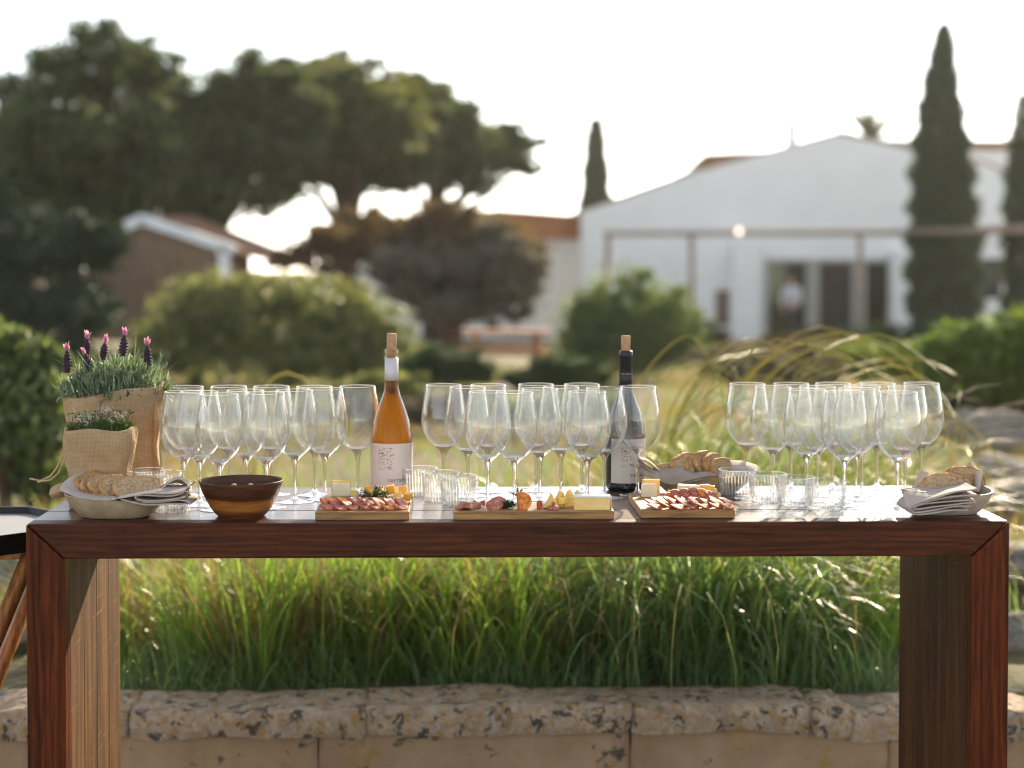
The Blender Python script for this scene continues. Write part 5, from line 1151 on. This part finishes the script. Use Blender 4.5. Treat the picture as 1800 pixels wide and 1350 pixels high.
# ------------------------------------------------------------------ burlap pots and herbs
def burlap(name, loc, rt, rb_, h, parent, sq=2.8, fold=.0, seed=1., slant=0., sy=.85):
    def fn(p, a, r, z):
        c, s = math.cos(a), math.sin(a); k_ = (abs(c) ** sq + abs(s) ** sq) ** (-1 / sq); t = z / h
        w_ = 1 + .03 * math.sin(a * 3 + seed + 4 * t) + .018 * math.sin(a * 7 + 9 * t + seed) + .02 * math.sin(t * 9 + a * 2 + seed)
        return (r * k_ * c * w_, r * k_ * s * sy * w_, z + slant * c * t + .003 * math.sin(a * 4 + seed) * t)
    prof = [(rb_ * .96, 0)] + [(rb_ + (rt - rb_) * t ** .8 + .004 * math.sin(t * 7 + seed), h * t) for t in np.linspace(.02, 1, 22)]
    prof += [(rt - .003, h + .003), (rt - .007, h - .001), (rt - .009, h - .02), (rt - .012, h - .05)]
    v = lathe_mesh(name, prof, 72, fn=fn); return link(name, v, M['burlap'], parent)
big = empty('potted_lavender', tpos(205, 3.70), 'flowering lavender in a tall burlap-wrapped pot', 'potted plant')
burlap('burlap_wrap', None, .106, .083, .236, big, seed=.5, slant=.016)
small = empty('potted_thyme', tpos(177, 3.53), 'small-flowered thyme in a short burlap-wrapped pot', 'potted plant')
burlap('burlap_wrap', None, .074, .060, .168, small, seed=2., sy=.8)
for rt_, hh, p_ in ((.098, .225, big), (.066, .160, small)):
    link('soil', lathe_mesh('soil', [(.0001, hh - .01), (rt_ * .9, hh - .012)], 32, sy=.85), M['dark'], p_)
# side flap of the tall wrap and its ties
link('side_seam', tubes('x', [([Vector((.092, -.05, .23)), Vector((.100, -.048, .17)), Vector((.092, -.045, .11)), Vector((.098, -.045, .07)), Vector((.086, -.045, .02))], [.006, .008, .004, .007, .004])], M['burlap'], None, 6).data, None, big)
bpy.data.objects.remove(bpy.data.objects['x'])
tw = [[rel(big, 116, 798, 3.62), rel(big, 108, 806, 3.60), rel(big, 100, 822, 3.58), rel(big, 88, 838, 3.57), rel(big, 70, 845, 3.56), rel(big, 52, 841, 3.55)], [rel(big, 118, 800, 3.62), rel(big, 110, 816, 3.59), rel(big, 103, 832, 3.58), rel(big, 88, 844, 3.56), rel(big, 66, 847, 3.55)],
      [rel(big, 284, 730, 3.62), rel(big, 286, 762, 3.61), rel(big, 281, 790, 3.62), rel(big, 284, 812, 3.61), rel(big, 278, 834, 3.61)]]
for q in tw: tubes('twine', [(q, .0021)], M['twine'], big, 6)
hang = sheet('burlap_corner', [[rel(small, 122, 850, 3.50), rel(small, 106, 850, 3.49), rel(small, 90, 858, 3.49)], [rel(small, 122, 862, 3.48), rel(small, 106, 862, 3.46), rel(small, 87, 868, 3.47)], [rel(small, 124, 872, 3.49), rel(small, 106, 873, 3.47), rel(small, 90, 875, 3.48)]], M['burlap'], small)
def stems(parent, nm, n, R_, z0, L, W, bend_, mat, sy=.8, lean=(0, .9), rise=None):
    r = R_ * np.sqrt(RNG.uniform(0, 1, n)); a = RNG.uniform(0, 2 * math.pi, n)
    base = np.stack([r * np.cos(a), r * np.sin(a) * sy, np.full(n, z0) + RNG.uniform(0, rise or L[1] * .8, n) * (1 - .5 * (r / R_) ** 2)], 1)
    me = strips_mesh(nm, base, a + RNG.normal(size=n) * .8, RNG.uniform(L[0], L[1], n), RNG.uniform(*W, n), RNG.uniform(*bend_, n), 4, RNG.uniform(*lean, n))
    o = link(nm, me, mat, parent); o['kind'] = 'stuff'; return o
stems(big, 'leaves', 1900, .120, .222, (.016, .038), (.0034, .0055), (-1.6, 2.2), M['lavleaf'], lean=(0, 1.5), rise=.055)
stems(big, 'leaves', 800, .088, .262, (.016, .036), (.0032, .0052), (-1.6, 2.2), M['lavleaf'], lean=(.0, 1.6), rise=.045)
stems(big, 'shoots', 26, .100, .25, (.050, .085), (.0018, .0028), (-.3, .9), M['lavleaf'], lean=(.1, 1.0))
SP = [(118, 655, 597, 118), (152, 622, 578, 153), (160, 652, 605, 148), (181, 632, 585, 185), (216, 626, 571, 219), (260, 648, 588, 259)]
for i, (pb, yb, yt, ptx) in enumerate(SP):
    D = 3.66 + .03 * (i % 2); a = rel(big, pb, yb, D); b = rel(big, ptx, yt + 15, D); d = (b - a)
    up_ = d.normalized(); q = up_.to_track_quat('Z', 'Y').to_matrix().to_4x4()
    L = d.length; pr = []
    for t in np.linspace(0, 1, 25): pr.append((max(.0001, (.0078 * math.sin(math.pi * min(1, .12 + t * .95)) ** .5) * (1 + .22 * math.sin(t * 46))), L * t))
    me = lathe_mesh('flower_spike', pr, 16, fn=lambda p, an, r, z: (p[0] * (1 + .25 * math.sin(an * 4 + z * 900)), p[1] * (1 + .25 * math.sin(an * 4 + z * 900)), z))
    me.transform(Matrix.Translation(a) @ q); sp = link('flower_spike', me, M['bract'], big)
    n = 6; az = np.arange(n) * 2 * math.pi / n + i; tipm = strips_mesh('petals', np.tile(np.array([[0, 0, L * .93]]), (n, 1)), az, RNG.uniform(.014, .022, n), RNG.uniform(.009, .013, n), RNG.uniform(-.3, .5, n), 5, RNG.uniform(.1, .5, n))
    tipm.transform(Matrix.Translation(a) @ q); link('petals', tipm, M['petal'], sp)
    st0 = Vector((a.x * .8, a.y * .5, .24)); tubes('flower_stem', [([st0, (st0 + a) / 2, a], .0011)], M['lavleaf'], big, 5)
for px, yb, yt in ((283, 642, 622), (292, 652, 636), (212, 622, 605), (243, 640, 612)):
    a = rel(big, px - 4, yb, 3.66); b = rel(big, px + 2, yt, 3.66); tubes('bud', [([a, a.lerp(b, .3), a.lerp(b, .7), b], [.0012, .0034, .003, .0006])], M['lavleaf'], big, 8)
stems(small, 'leaves', 1500, .066, .158, (.008, .026), (.0014, .003), (-.4, 1.4), M['thymeleaf'])
r = .062 * np.sqrt(RNG.uniform(0, 1, 36)); a = RNG.uniform(0, 6.28, 36); cc = np.stack([r * np.cos(a), r * np.sin(a) * .8, .198 + RNG.uniform(-.022, .012, 36)], 1)
P = (cc[:, None, :] + RNG.normal(size=(36, 16, 3)) * .0032).reshape(-1, 3)
o = link('blossoms', leaves_mesh('blossoms', P, .0042, .9, .3), M['thymeflower'], small, smooth=False); o['kind'] = 'stuff'
P = np.stack([RNG.uniform(-.065, .065, 900), RNG.uniform(-.05, .05, 900), RNG.uniform(.160, .205, 900)], 1)
o = link('tiny_leaves', leaves_mesh('tiny_leaves', P, .006, .5, .4), M['thymeleaf'], small, smooth=False); o['kind'] = 'stuff'

# ------------------------------------------------------------------ evening haze
hm = bpy.data.materials.new('haze'); hm.use_nodes = True; hm.node_tree.nodes.clear()
ho = hm.node_tree.nodes.new('ShaderNodeOutputMaterial'); hv = hm.node_tree.nodes.new('ShaderNodeVolumePrincipled')
hv.inputs['Color'].default_value = (1, 1, 1, 1); hv.inputs['Density'].default_value = .00026; hv.inputs['Anisotropy'].default_value = .55
hm.node_tree.links.new(hv.outputs[0], ho.inputs['Volume'])
hz = box('haze', (-70, -9, -4), (70, 95, 13), hm); hz['kind'] = 'stuff'
bpy.context.view_layer.update()
